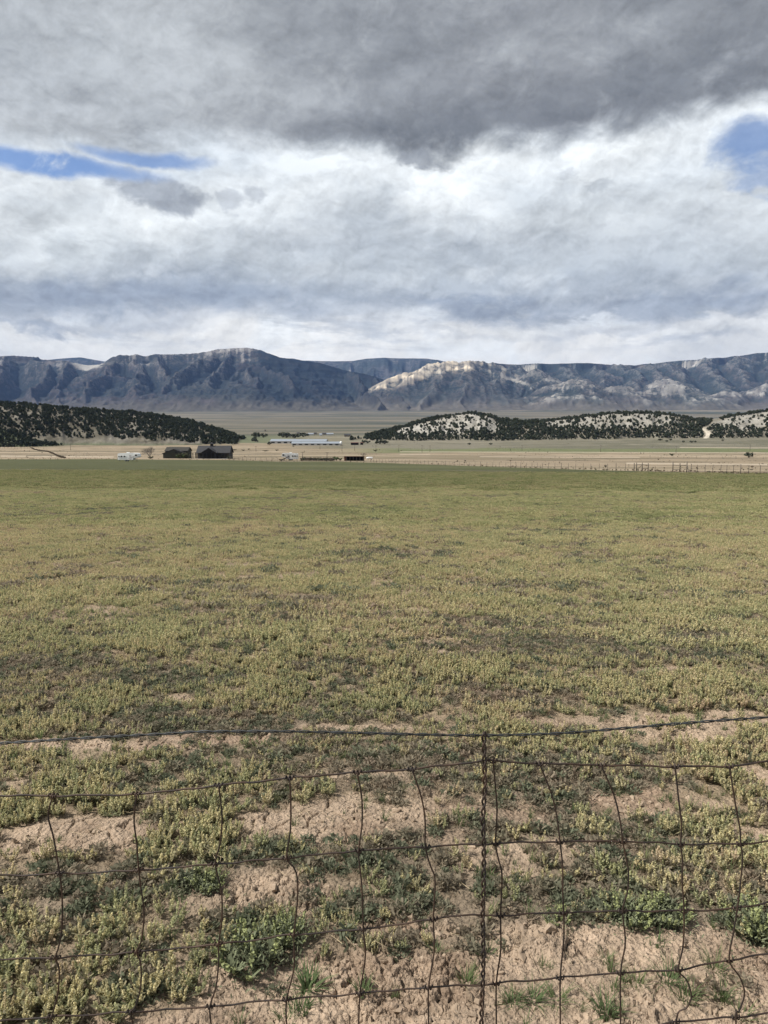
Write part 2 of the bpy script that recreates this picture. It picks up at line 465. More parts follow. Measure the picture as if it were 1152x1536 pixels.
def isle(px, py, rx, ry, k=1.0):
    c = gpt(px, py); e = gpt(px + rx, py); n = gpt(px, py + ry); f = gpt(px, py - ry)
    GREENISLE.append((c.x, (n.y + f.y) / 2, abs(e.x - c.x), abs(f.y - n.y) / 2, k))
for q in [(100, 1475, 150, 55), (30, 1510, 110, 60), (390, 1405, 62, 40, 1), (930, 1365, 170, 24), (1140, 1390, 50, 34), (640, 1350, 130, 26), (245, 1490, 50, 26, .8), (300, 1300, 70, 20, .6), (240, 1390, 90, 40, .7)]:
    isle(*q)
DARKP = []
for q in [(430, 915, 120, 9), (160, 955, 60, 7), (730, 930, 60, 8), (560, 830, 100, 5), (60, 1000, 100, 14), (250, 1020, 110, 12), (700, 980, 140, 12), (1050, 960, 90, 9), (330, 1325, 60, 12), (1000, 985, 90, 10), (820, 965, 90, 9), (500, 1000, 60, 7), (780, 880, 90, 5), (250, 880, 90, 5)]:
    c = gpt(q[0], q[1]); e = gpt(q[0] + q[2], q[1]); n = gpt(q[0], q[1] + q[3]); f = gpt(q[0], q[1] - q[3])
    DARKP.append((c.x, (n.y + f.y) / 2, abs(e.x - c.x), abs(f.y - n.y) / 2, 1.0))
def patchmask(L, x, y, wob, soft=0.35):
    m = np.zeros(np.shape(x))
    for (cx, cy, rx, ry, k) in L:
        q = np.hypot((x - cx) / rx, (y - cy) / ry) + wob
        m = np.maximum(m, k * sstep(q, 1 + soft, 1 - soft))
    return m
def soil_mask(x, y):
    """1 = bare soil, 0 = fully grown over"""
    x = np.asarray(x, float); y = np.asarray(y, float)
    wob = (fbm(x * 2.2, y * 2.2, 4, 5) - 0.5) * 1.5
    b = patchmask(BARE, x, y, wob); g = patchmask(GREENISLE, x, y, wob)
    nz = fbm(x * 0.55 + 3, y * 0.9, 5, 8)
    gen = sstep(nz, 0.64, 0.73) * (.25 + .5 * sstep(y, 9, 5)) * sstep(y, 40, 5)
    return np.clip(np.maximum(b * (1 - g), gen * (1 - g)), 0, 1)
def dark_mask(x, y):
    x = np.asarray(x, float); y = np.asarray(y, float)
    wob = (fbm(x * 0.8, y * 0.8, 4, 15) - 0.5) * 1.6
    d = patchmask(DARKP, x, y, wob, 0.5)
    sc = np.clip(y / 12, 1, 8)
    nz = fbm(x * 0.28 / sc + 30, y * 0.8 / sc, 5, 18)
    return np.clip(np.maximum(d * 0.85, sstep(nz, 0.52, 0.68) * 0.9), 0, 1)
def relief(x, y):
    """clods, cracks and little hummocks of the soil close to the camera"""
    s = soil_mask(x, y)
    h = (fbm(x * 0.8, y * 0.8, 4, 3) - 0.5) * 0.07 + (fbm(x * 4, y * 4, 4, 4) - 0.5) * 0.035
    wx = x + (fbm(x * 9, y * 9, 3, 61) - 0.5) * 0.07; wy = y + (fbm(x * 9, y * 9, 3, 62) - 0.5) * 0.07
    f1, f2, cid = worley(wx * 13, wy * 13, 21)
    clod = np.sqrt(np.clip(1 - f1 * 1.15, 0, 1)) * (0.3 + cid)
    g1, g2, cid2 = worley(wx * 27, wy * 27, 22)
    clod2 = np.sqrt(np.clip(1 - g1 * 1.1, 0, 1)) * (0.2 + cid2)
    k1, k2, _ = worley(wx * 7, wy * 7, 23)
    flat = sstep(fbm(x * 1.1, y * 1.1, 3, 29), 0.46, 0.58) * sstep(y, 2.6, 3.4)          # smooth crusted places with cracks
    crack = sstep(k2 - k1, 0.0, 0.075) - 1
    h1, h2, cid3 = worley(wx * 17 + 5, wy * 17, 24)
    m1, m2, cid4 = worley(wx * 38 + 5, wy * 38, 25)
    c1 = sstep(h2 - h1, 0.0, 0.07) - 1; c2 = sstep(m2 - m1, 0.0, 0.10) - 1
    brk = sstep(fbm(x * 2.3, y * 2.3, 4, 27), .40, .62)
    lumpy = (c1 * .017 + (cid3 - .5) * .024 + c2 * .010 + (cid4 - .5) * .016 + clod * .016 * sstep(cid, .6, .8)) * (.30 + .80 * brk) + (fbm(x * 45, y * 45, 4, 35, .6) - 0.5) * 0.016
    crust = crack * 0.032 + (fbm(x * 24, y * 24, 3, 36) - 0.5) * 0.010 + clod2 * 0.004
    h = h + s * (lumpy * (1 - flat) + crust * flat) + (1 - s) * (fbm(x * 20, y * 20, 3, 37) - 0.5) * 0.02
    return h * sstep(y, 30, 12)
def gz(x, y):
    x = np.asarray(x, float); y = np.asarray(y, float)
    return gz0(x, y) + np.where(np.hypot(x, y) < 30, relief(x, y), 0)

# ---- the line where the sown field ends (photo px)
EDGE = [(-400, 691), (0, 689), (170, 688.5), (240, 689.5), (345, 690), (420, 692.5), (500, 692), (560, 694), (680, 698), (800, 702), (900, 705), (1000, 707.5), (1060, 709.5), (1152, 712), (1300, 716)]
def edge_row(px): return np.interp(px, [e[0] for e in EDGE], [e[1] for e in EDGE])

def ground_color(x, y, z):
    px, py = pix(x, np.maximum(y, 0.5), z)
    n1 = fbm(x / 9, y / 9, 4, 40); n2 = fbm(x / 60, y / 25, 4, 41); n3 = fbm(x / 300, y / 14, 4, 42); n4 = fbm(x / 1500, y / 400, 4, 43)
    L = lambda *c: np.array(c)[None, :]
    def mixc(a, b, t): return a * (1 - t[:, None]) + b * t[:, None]
    soil = mixc(L(.33, .245, .178), L(.42, .325, .24), n1); soil = mixc(soil, L(.22, .155, .11), sstep(fbm(x * 1.7, y * 1.7, 4, 50), .50, .66) * .7); soil = mixc(soil, L(.23, .17, .12), sstep(n2, .55, .75) * .5)
    fld = mixc(L(.115, .115, .045), L(.165, .155, .062), n1)
    fld = mixc(fld, L(.070, .075, .036), sstep(y, 55, 130))  # far ground darkened to carry the plants' self-shadow in its colour
    fld = mixc(fld, L(.10, .102, .052), sstep(fbm(x / 120, y / 10, 3, 49), .55, .7) * .6 * sstep(y, 90, 160))
    under = mixc(L(.27, .21, .145), L(.17, .145, .085), sstep(y, 6, 45))
    sm = np.where(np.hypot(x, y) < 60, soil_mask(x, y), 0)
    near = mixc(under, fld, sstep(y, 25, 90))
    dk = np.where(np.hypot(x, y) < 150, dark_mask(x, y), 0)
    near = mixc(near, L(.165, .135, .105), dk * .75)
    near = mixc(near, soil, sm)
    # beyond the field: straw-coloured stubble, strips of green, then sage
    tan = mixc(L(.255, .205, .145), L(.19, .155, .108), sstep(n2, .4, .65))
    tan = mixc(tan, L(.34, .28, .205), sstep(n3, .58, .7) * .8)
    tan = mixc(tan, L(.15, .13, .085), sstep(fbm(x / 200 + 9, y / 9, 4, 44), .58, .7) * .8)
    grn = mixc(L(.11, .125, .06), L(.14, .15, .08), n2)
    sage = mixc(L(.165, .152, .115), L(.12, .115, .083), sstep(n2, .35, .65))
    sage = mixc(sage, L(.27, .24, .185), sstep(n3, .6, .72) * .6)
    plain = mixc(L(.13, .118, .088), L(.085, .086, .066), sstep(n4, .4, .6))
    plain = mixc(plain, L(.19, .165, .125), sstep(fbm(x / 1600, y / 200, 5, 46), .52, .66) * .75)
    plain = mixc(plain, L(.045, .055, .04), sstep(fbm(x / 900 + 4, y / 160, 4, 47), .58, .68) * .7)
    c = near
    wv = (n2 - .5) * 1.6
    wv2 = (fbm(x / 45, y / 60, 4, 51) - .5) * 5.0
    beyond = sstep(py, edge_row(px) + .5 + wv * .4, edge_row(px) - .5 + wv * .4) * (y > 80)
    c = mixc(c, tan, beyond)
    # green strip between road and stubble, right of the middle
    rowg = 676.0 - .000 * px
    gs = sstep(py, rowg + 3.2 + wv2, rowg + 2.0 + wv2) * sstep(px, 470, 620) * beyond
    c = mixc(c, grn, gs)
    gl = sstep(py, 665.5, 663.5 + wv) * sstep(px, 560, 380) * beyond          # sage apron, left
    c = mixc(c, mixc(L(.13, .14, .085), L(.10, .115, .07), n2), gl)
    sg = sstep(py, 673.8 + wv2, 672.0 + wv2) * sstep(px, 380, 560) * beyond
    c = mixc(c, sage, sg)
    c = mixc(c, plain, sstep(y, 1000, 1350))
    # pale tracks
    for (x0, y0, x1, y1, w) in [(600, 677.6, 1160, 679.4, .35), (600, 681.6, 645, 681.3, .35), (720, 685, 960, 686.2, .3), (0, 684.0, 170, 685.5, .9), (940, 695, 1160, 697, 1.1), (1020, 671.2, 1160, 672.0, .4)]:
        t = (px - x0) / (x1 - x0); row = y0 + (y1 - y0) * t
        c = mixc(c, L(.40, .34, .265), sstep(np.abs(py - row), w + .5, w * .6) * ((t > 0) & (t < 1)) * .75 * beyond)
    for (x0, y0, x1, y1, w) in [(40, 683.5, 100, 682.6, .5), (180, 681.8, 420, 681.2, .35), (860, 687.3, 1152, 688.2, .4), (760, 690.2, 900, 691, .3)]:
        t = (px - x0) / (x1 - x0); row = y0 + (y1 - y0) * t
        c = mixc(c, L(.09, .08, .055), sstep(np.abs(py - row), w + .5, w * .6) * ((t > 0) & (t < 1)) * .7 * beyond)
    # pale clay flats at the foot of the far mesa
    cl = sstep(np.abs(py - 611.5) + (fbm(x / 500, y / 500, 3, 48) - .5) * 8, 2.2, .8) * sstep(px, 770, 800) * sstep(px, 1200, 1120) * (y > 5000)
    c = mixc(c, L(.36, .33, .29), cl * .5)
    return c

def ground_material():
    m = bpy.data.materials.new("ground_soil"); m.use_nodes = True
    t = NT(m.node_tree); b = t.n['Principled BSDF']
    at = t.node('ShaderNodeAttribute', attribute_name='surface')
    sa = t.node('ShaderNodeAttribute', attribute_name='bare_soil')
    g = t.node('ShaderNodeNewGeometry'); pos = g.outputs['Position']
    n1 = t.noise(pos, 38, 6, 0.65); n2 = t.noise(pos, 6, 5, 0.6); n3 = t.noise(pos, 0.9, 5, 0.6); nfar = t.noise(pos, .12, 6, 0.6)
    c = at.outputs['Color']
    near = sa.outputs['Fac']
    fac = t.mul(t.lerp(n1, .3, .7, .78, 1.2), t.lerp(n2, .3, .7, .82, 1.16))
    fac = t.mul(fac, t.lerp(n3, .3, .7, .85, 1.15)); fac = t.mul(fac, t.lerp(nfar, .3, .7, .88, 1.12))
    vm = t.node('ShaderNodeVectorMath', operation='SCALE'); t.put(vm.inputs[0], c); t.put(vm.inputs['Scale'], fac)
    # pinkish and grey crumbs in the soil
    c2 = t.mix(t.mul(t.ss(t.noise(pos, 90, 3, .6), .58, .7), t.mul(near, .45)), vm.outputs[0], (.46, .37, .28))
    t.put(b.inputs['Base Color'], c2)
    b.inputs['Roughness'].default_value = 0.95; b.inputs['Specular IOR Level'].default_value = 0.1
    vo = t.node('ShaderNodeTexVoronoi'); t.put(vo.inputs['Vector'], t.v('ADD', pos, t.v('SCALE', t.noise(pos, 30, 3, .6, out=1), scale=.04))); vo.inputs['Scale'].default_value = 55
    hgt = t.add(t.mul(n1, .6), t.mul(vo.outputs['Distance'], -.5))
    bp = t.node('ShaderNodeBump'); bp.inputs['Strength'].default_value = 1.0; bp.inputs['Distance'].default_value = 0.025
    t.put(bp.inputs['Height'], hgt); t.put(b.inputs['Normal'], bp.outputs[0])
    return m

def build_ground():
    r1 = np.exp(np.arange(math.log(1.2), math.log(8.0), 0.0024))
    r2 = np.exp(np.arange(math.log(8.03), math.log(21000), 0.0155))
    rr = np.concatenate([[0.02, .3, .6, .9], r1, r2])
    a1 = np.radians(np.arange(-36, 36.001, 0.092)); a2 = np.radians(np.arange(38, 322.1, 4.0))
    aa = np.concatenate([a1, a2])
    rg, ag = np.meshgrid(rr, aa, indexing='ij')
    x = (rg * np.sin(ag)).ravel(); y = (rg * np.cos(ag)).ravel()
    z = gz(x, y)
    nearm = np.hypot(x, y) < 60
    sm = np.zeros(len(x)); sm[nearm] = soil_mask(x[nearm], y[nearm])
    col = ground_color(x, y, gz0(x, y))
    # wrap columns
    me = grid_mesh("ground", np.c_[x, y, z], len(rr), len(aa), ground_material(), col, wrap=True, extra={'bare_soil': sm})
    o = link_mesh("ground", me); tag(o, "open valley ground, sown field and dry flats running out to the mountains", kind="structure")
build_ground()

# ------------------------------------------------------------------ mountains
def blur(z, r):
    for ax in (0, 1):
        for _ in range(2):
            zp = np.pad(z, [(r + 1, r) if a == ax else (0, 0) for a in (0, 1)], mode='edge')
            cs = np.cumsum(zp, axis=ax)
            n = z.shape[ax]
            z = (np.take(cs, np.arange(n) + 2 * r + 1, axis=ax) - np.take(cs, np.arange(n), axis=ax)) / (2 * r + 1)
    return z
def hill_mesh(name, px0, px1, step, d0, d1, nd, hf, colorf, m, logd=False):
    pxs = np.arange(px0, px1 + .01, step)
    ds = np.exp(np.linspace(math.log(d0), math.log(d1), nd)) if logd else np.linspace(d0, d1, nd)
    D, X = np.meshgrid(ds, pxs, indexing='ij')
    a = (X - 576) / F / 1.007
    x = a * D; y = D
    z, info = hf(X, D, x, y)
    V = np.c_[x.ravel(), y.ravel(), z.ravel()]
    info['cv'] = z - blur(z, 9); info['cw'] = z - blur(z, 3)
    # slope for the material
    gy = np.gradient(z, axis=0) / np.gradient(D, axis=0); gx = np.gradient(z, axis=1) / np.maximum(np.gradient(x, axis=1), 1e-6)
    col = colorf(X.ravel(), D.ravel(), x.ravel(), y.ravel(), z.ravel(), np.hypot(gx, gy).ravel(), {k: v.ravel() for k, v in info.items()})
    me = grid_mesh(name, V, nd, len(pxs), m, col, smooth=True, extra={'woods': sstep(info['h'], 60, 230).ravel()} if 'h' in info else None)
    return link_mesh(name, me)

def rowz(px_pts, X, d):
    row = np.interp(X, [p[0] for p in px_pts], [p[1] for p in px_pts])
    b = (768 - row) / F
    dy = CP + b * SP
    return EYE + (-SP + b * CP) / dy * d

def smax(a, b, k):
    h = np.clip(.5 + .5 * (a - b) / k, 0, 1)
    return b * (1 - h) + a * h + k * h * (1 - h)

def mountain_material(name, spk, dark, dens=.5, wooded=True):
    m = bpy.data.materials.new(name); m.use_nodes = True
    t = NT(m.node_tree); b = t.n['Principled BSDF']
    at = t.node('ShaderNodeAttribute', attribute_name='surface')
    g = t.node('ShaderNodeNewGeometry'); pos = g.outputs['Position']
    c = at.outputs['Color']
    sc = t.node('ShaderNodeSeparateColor'); t.put(sc.inputs[0], c)
    lum = sc.outputs[0]
    n = t.noise(pos, spk, 4, .7); n2 = t.noise(pos, spk * .22, 5, .6)
    # conifers thin out where the ground is pale
    th = t.lerp(lum, .12, .42, dens, .70)
    tree = t.ss(t.mad(n2, .35, t.mul(n, .65)), th, t.add(th, .06))
    if wooded: tree = t.mul(tree, t.node('ShaderNodeAttribute', attribute_name='woods').outputs['Fac'])
    fac = t.mul(t.lerp(n2, .3, .7, .75, 1.2), t.lerp(t.noise(t.v('MULTIPLY', pos, (1, 1, .18)), spk * .5, 4, .6), .3, .7, .8, 1.2))
    vm = t.node('ShaderNodeVectorMath', operation='SCALE'); t.put(vm.inputs[0], c); t.put(vm.inputs['Scale'], fac)
    t.put(b.inputs['Base Color'], t.mix(t.mul(tree, .85), dark, vm.outputs[0]) if False else t.mix(t.mul(tree, .85), vm.outputs[0], dark))
    b.inputs['Roughness'].default_value = 1; b.inputs['Specular IOR Level'].default_value = 0.0
    bp = t.node('ShaderNodeBump'); bp.inputs['Strength'].default_value = .6; bp.inputs['Distance'].default_value = 7
    t.put(bp.inputs['Height'], t.add(t.mul(n2, 1.0), t.mul(n, .35))); t.put(b.inputs['Normal'], bp.outputs[0])
    return m

def lerp3(a, b, t): return np.asarray(a)[None, :] * (1 - t[:, None]) + np.asarray(b)[None, :] * t[:, None] if np.ndim(a) == 1 else a * (1 - t[:, None]) + np.asarray(b)[None, :] * t[:, None]

# --- left range
SKY_A = [(-420, 560), (-250, 548), (-120, 541), (-40, 537), (0, 535), (20, 533), (50, 535), (62, 539), (100, 541), (130, 548), (150, 547), (165, 540), (180, 533.5), (196, 534.5), (205, 532), (218, 535.5), (235, 531.5), (262, 531),
         (290, 530), (312, 527), (326, 523.5), (350, 522.5), (372, 523), (390, 525.5), (405, 532), (420, 537.5), (450, 541.5), (480, 544), (500, 550), (520, 556), (545, 560), (570, 567), (592, 577), (610, 591), (625, 602), (640, 610), (660, 616), (700, 622), (760, 640)]
def tents(x, y, lines, k, k2=None):
    """height field of ridge lines: every line is (px, row, distance) points; the ground falls off at slope k to both sides"""
    H = np.full(x.shape, -1e4)
    for L in lines:
        kk = k
        if isinstance(L[0], float): kk = L[0]; L = L[1:]
        pts = [P(*p) for p in L]
        for p, q in zip(pts[:-1], pts[1:]):
            dx, dy = q.x - p.x, q.y - p.y
            t = np.clip(((x - p.x) * dx + (y - p.y) * dy) / (dx * dx + dy * dy), 0, 1)
            dist = np.hypot(x - p.x - t * dx, y - p.y - t * dy)
            h = p.z + (q.z - p.z) * t - kk * dist / (1 + dist / 2600.)
            H = smax(H, h, 7.0)
    return H
DCA, DFA = 10300, 8000
def spurA(*pts):
    """a spur traced from crest to foot; its distance follows how far down the face it is"""
    r0, r1 = pts[0][1], 614.0
    return [(px, py, DCA - (DCA - DFA) * min(1, max(0, (py - r0) / (r1 - r0))) ** .85) for px, py in pts]
SPURS_A = [spurA((178, 534), (165, 545), (142, 575), (118, 598), (96, 613)), spurA((196, 535), (206, 556), (214, 575), (196, 596), (186, 613)), spurA((232, 532), (240, 552), (268, 582), (262, 598), (270, 614)),
           spurA((322, 525), (300, 546), (262, 566), (232, 590), (214, 612)), spurA((345, 523), (333, 552), (322, 580), (330, 614)), spurA((388, 526), (384, 552), (372, 580), (366, 600), (372, 614)), spurA((389, 526), (408, 556), (436, 585), (452, 614)),
           spurA((520, 556), (536, 578), (556, 598), (566, 615)), spurA((570, 567), (582, 588), (606, 612)),
           spurA((52, 535), (70, 556), (60, 580), (40, 596), (28, 613)), spurA((104, 542), (92, 560), (84, 585), (70, 612)), spurA((16, 534), (2, 560), (-14, 590), (-24, 613)), spurA((-60, 538), (-50, 565), (-75, 612)), spurA((-140, 542), (-150, 570), (-130, 612)),
           spurA((-230, 547), (-220, 570), (-250, 612)), spurA((-320, 552), (-330, 580), (-310, 612)), spurA((283, 548), (290, 570), (292, 592), (300, 614)), spurA((142, 575), (156, 592), (150, 614)), spurA((300, 546), (312, 560), (290, 580))]
CREST_A = [(px, py, DCA + 250 * math.sin(px / 37.0)) for px, py in SKY_A if px < 650]
def hf_A(X, D, x, y):
    base = gz0(x, y) - 12
    wx = x + (fbm(x / 520, y / 520, 4, 103) - .5) * 330; wy = y + (fbm(x / 520, y / 520, 4, 104) - .5) * 330
    h = smax(tents(wx, wy, SPURS_A, .82), tents(x, y, [CREST_A], .66), 10) - base
    crest = rowz(SKY_A, X, DCA) - base
    s = np.clip(h / np.maximum(crest, 60), 0, 1)
    env = np.clip(np.sin(s * PI), 0, 1) ** .6 * np.clip(crest / 500, 0, 1)
    h = h + env * ((ridged(x / 330, y / 420, 2, 105, .4) - .66) * 46 + (ridged(x / 120, y / 150, 3, 106) - .62) * 40 + (fbm(x / 40, y / 40, 3, 107) - .5) * 10)
    h = h + np.sin(h / 58.0 * 2 * PI + 4 * fbm(x / 900, y / 900, 2, 108)) * 6 * env          # ledges
    hb = h - blur(h, 11); h = h + .75 * hb * env
    h = h * sstep(h, -60, 160)
    # fans of rubble at the foot
    h = smax(h, (fbm(x / 600, y / 900, 3, 110) * 60 - 10) * sstep(D, 7600, 8300), 20)
    h = h * sstep(D, 7620, 8150)
    return base + np.maximum(np.minimum(h, crest * 1.01 + 40), -5), {'s': s, 'h': h}
def col_A(X, D, x, y, z, sl, q):
    n = fbm(X / 14, D / 300, 4, 111); n2 = fbm(X / 60, D / 500, 3, 112)
    s = q['s']
    c = lerp3(np.array([.047, .042, .044]), np.array([.085, .074, .073]), sstep(n, .35, .65))
    c = lerp3(c, [.045, .055, .05], sstep(n2, .45, .65) * .6)
    # pale ledges under the crest, thicker left of the summit
    rel = s
    lw = sstep(fbm(X / 45, X * 0 + 5, 3, 113), .35, .6)
    band = sstep(rel, .62, .86) * sstep(X, 460, 370)
    streak = sstep(ridged(X / 5.0, D / 900, 3, 114), .55, .8); strat = sstep(np.sin(q['h'] / 26.0 + 2 * n2 * 3), .1, .8)
    c = lerp3(c, [.33, .32, .30], np.clip(band * (.35 + .65 * lw) * (streak * .6 + strat * .5), 0, 1) * .7)
    c = lerp3(c, [.20, .19, .185], streak * sstep(rel, .2, .6) * sstep(n2, .42, .6) * .5)
    c = lerp3(c, [.40, .39, .36], sstep(np.hypot((X - 138) / 26, (rel - .95) / .16), 1.2, .4) * .7)
    wood = sstep(X + (n - .5) * 26 + (n2 - .5) * 20, 376, 398) * sstep(q['s'], .03, .16)                # the right flank is wooded
    c = lerp3(c, [.010, .014, .018], wood * (.70 + .30 * sstep(n, .3, .6)))
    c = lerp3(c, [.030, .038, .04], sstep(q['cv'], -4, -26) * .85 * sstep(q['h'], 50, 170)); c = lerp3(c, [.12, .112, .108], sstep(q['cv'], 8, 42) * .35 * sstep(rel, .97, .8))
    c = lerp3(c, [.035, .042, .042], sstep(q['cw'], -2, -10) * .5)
    c = lerp3(c, [.09, .084, .072], sstep(q['h'] + (n - .5) * 160, 190, 40) * .9)
    return c
MA = mountain_material("left_range_rock", .034, (.020, .028, .034), .47)
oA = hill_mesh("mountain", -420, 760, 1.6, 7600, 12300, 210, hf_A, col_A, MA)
tag(oA, "dark blue mountain range with steep spurs, left half of the skyline", kind="structure")

# --- ridge far behind the gap and the small far tops on the left
SKY_B = [(-200, 545), (0, 540), (60, 541), (100, 537), (125, 535.5), (155, 541), (200, 548), (380, 548), (420, 538), (440, 537), (455, 540.5), (500, 541.5), (530, 541), (550, 537.5), (575, 536.5), (600, 537), (640, 537.5), (665, 541.5), (690, 545), (720, 552), (800, 560), (900, 566)]
def hf_B(X, D, x, y):
    base = gz0(x, y) - 20
    dc = 15500.0
    zc = rowz(SKY_B, X, dc)
    t = np.clip((dc - D) / 2800, 0, 1); s = np.where(D <= dc, (1 - t) ** 1.1, 1 - .3 * np.clip((D - dc) / 2500, 0, 1))
    Hh = zc - base; env = np.sin(np.clip(s, 0, 1) * PI) * (D <= dc)
    h = Hh * s + env * Hh * ((ridged(X / 40, D / 4000, 2, 121) - .65) * .6 + (ridged(X / 13, D / 1800, 3, 122) - .6) * .25)
    h = np.minimum(h, Hh)
    return base + h, {'s': s}
def col_B(X, D, x, y, z, sl, q):
    n = fbm(X / 20, D / 500, 4, 123)
    c = lerp3(np.array([.05, .06, .06]), np.array([.09, .09, .095]), sstep(n, .4, .6))
    c = lerp3(c, [.34, .33, .31], sstep(np.hypot((X - 522) / 40, (q['s'] - .45) / .25), 1.1, .4) * sstep(n, .3, .6) * .8)
    c = lerp3(c, [.22, .21, .20], sstep(q['s'], .8, .95) * sstep(ridged(X / 6, D / 900, 2, 124), .6, .8) * .4)
    return c
oB = hill_mesh("mountain", -220, 900, 2.0, 12500, 18000, 110, hf_B, col_B, mountain_material("far_ridge_rock", .014, (.022, .032, .038), .47, False))
tag(oB, "hazy far ridge with a level top seen through the gap between the ranges", kind="structure")

# --- right mesa, its pale front ridge and foothills
SKY_C = [(540, 600), (600, 570), (650, 556), (700, 549), (740, 544), (780, 545.5), (838, 546.5), (880, 544.5), (948, 546.5), (962, 543.5), (1000, 540.5), (1040, 538.5), (1070, 535.5), (1100, 531.5), (1128, 528.5), (1155, 528), (1200, 530), (1300, 536), (1500, 545), (1640, 552)]
def lineC(d0, d1, *pts):
    n = len(pts) - 1
    return [(px, py, d0 + (d1 - d0) * i / n) for i, (px, py) in enumerate(pts)]
LOBE_L = [lineC(9000, 10400, (560, 598), (582, 571), (606, 558), (640, 548), (668, 542.5), (702, 541.5), (738, 543)), lineC(9900, 8700, (704, 541.5), (742, 558), (784, 582), (824, 600), (850, 612)),
          lineC(9800, 8000, (672, 542.5), (668, 562), (646, 588), (628, 612)), lineC(9700, 8000, (702, 541.5), (706, 560), (700, 590), (690, 612)), lineC(9500, 8100, (742, 558), (742, 585), (738, 612)), lineC(9200, 8100, (784, 582), (780, 600), (776, 613)), lineC(9500, 8300, (630, 550), (612, 575), (590, 600), (584, 610))]
MOUND_L = [lineC(8900, 8900, (800, 592), (826, 580), (862, 568.5), (874, 569), (900, 582), (924, 600)), lineC(8900, 8250, (862, 568.5), (850, 586), (836, 606)), lineC(8900, 8250, (878, 571), (884, 590), (880, 606)),
           lineC(8650, 8650, (898, 590), (912, 581), (936, 577.5), (950, 581), (968, 596)), lineC(8650, 8250, (936, 577.5), (930, 592), (924, 607)), lineC(8700, 8700, (960, 592), (985, 582), (1016, 576.5), (1032, 582), (1050, 596)), lineC(8700, 8300, (1016, 577), (1014, 592), (1006, 608)),
           lineC(8300, 8300, (872, 606), (896, 597.5), (918, 594.5), (948, 603), (960, 609)), lineC(9500, 9500, (960, 584), (984, 572), (1002, 568.5), (1024, 574), (1046, 588)), lineC(9100, 9000, (1060, 600), (1086, 586), (1110, 590), (1130, 602)), lineC(9300, 9200, (1110, 590), (1146, 576), (1176, 578), (1210, 594)),
           lineC(9100, 9100, (1230, 596), (1270, 580), (1310, 592)), lineC(9800, 9000, (800, 553), (812, 566), (806, 578), (792, 590))]
MESA_L = [lineC(11500, 9300, (842, 548), (852, 556), (868, 566), (880, 575)), lineC(11500, 9600, (770, 546), (776, 556), (790, 566)), lineC(11500, 9500, (930, 547), (950, 556), (958, 566), (952, 580)), lineC(11400, 8500, (1000, 541), (1018, 556), (1052, 584), (1070, 606)),
          lineC(11400, 8500, (1060, 537), (1070, 560), (1096, 580), (1100, 606)), lineC(11300, 8600, (1112, 530), (1116, 560), (1140, 590), (1150, 608)), lineC(11300, 8600, (1165, 529), (1190, 560), (1180, 606)), lineC(11300, 8600, (1240, 532), (1236, 570), (1260, 606)), lineC(11300, 8600, (1330, 538), (1330, 575), (1350, 606)), lineC(11300, 8600, (1450, 544), (1440, 575), (1450, 606)),
          lineC(11500, 10000, (890, 546), (900, 558), (908, 572)), lineC(11500, 9800, (970, 544), (984, 555), (996, 566))]
def hf_C(X, D, x, y):
    base = gz0(x, y) - 12
    wx = x + (fbm(x / 380, y / 380, 3, 131) - .5) * 240; wy = y + (fbm(x / 380, y / 380, 3, 132) - .5) * 240
    # the table: a rim line that wanders in and out, a cliff below it, then long slopes
    dc = 11500 - 520 * (fbm(x / 900, x * 0 + 3, 3, 133) - .5) * 2 - 90 * (ridged(x / 170, x * 0 + 8, 2, 139) - .5)
    Hh = rowz(SKY_C, X, 11500.) - base
    sd = dc - wy
    sl = np.clip(sd / 2500, 0, 1)
    h = np.where(sd > 0, Hh * ((1 - .15 * sstep(sd, 0, 70)) * (1 - sl) ** 1.5), Hh - np.maximum(-sd, 0) * .012)
    s = np.clip(h / np.maximum(Hh, 50), 0, 1)
    h = np.where(sd > 60, smax(h, tents(wx, wy, MESA_L, .60) - base, 8), h)
    env = np.clip(np.sin(np.clip(s, 0, 1) * PI), 0, 1) ** .6 * (sd > 0)
    h = h + env * ((ridged(x / 300, y / 380, 2, 134, .4) - .66) * 90 + (ridged(x / 105, y / 160, 3, 135) - .62) * 48 + (fbm(x / 40, y / 40, 3, 136) - .5) * 18)
    hl = tents(wx, wy, LOBE_L, .60) - base
    hl = hl + np.clip(hl / 200, 0, 1) * ((ridged(x / 110, y / 170, 3, 137) - .66) * 46 + (fbm(x / 40, y / 40, 3, 136) - .5) * 14)
    hm = tents(wx, wy, MOUND_L, .50) - base
    hm = hm + np.clip(hm / 120, 0, 1) * ((ridged(x / 80, y / 120, 3, 138) - .66) * 36)
    info = {'s': s, 'sd': sd, 'lob': hl - np.maximum(h, hm), 'hl': hl, 'md': sstep(hm - np.maximum(h, hl), -12, 14) * sstep(hm, 30, 90)}
    h = smax(smax(h, hl, 10), hm, 8)
    h = h + .35 * np.minimum(h - blur(h, 9), 12) * sstep(sd, 250, 700) * sstep(h, 20, 120) * (X > 760)
    h = h * sstep(h, -60, 120)
    h = smax(h, (fbm(x / 600, y / 900, 3, 140) * 50 - 10) * sstep(D, 7700, 8300), 15)
    h = h * sstep(D, 7720, 8250)
    info['h'] = h
    lim = np.where(sd > 0, Hh + 4, h)
    return base + np.maximum(np.minimum(h, lim), -5), info
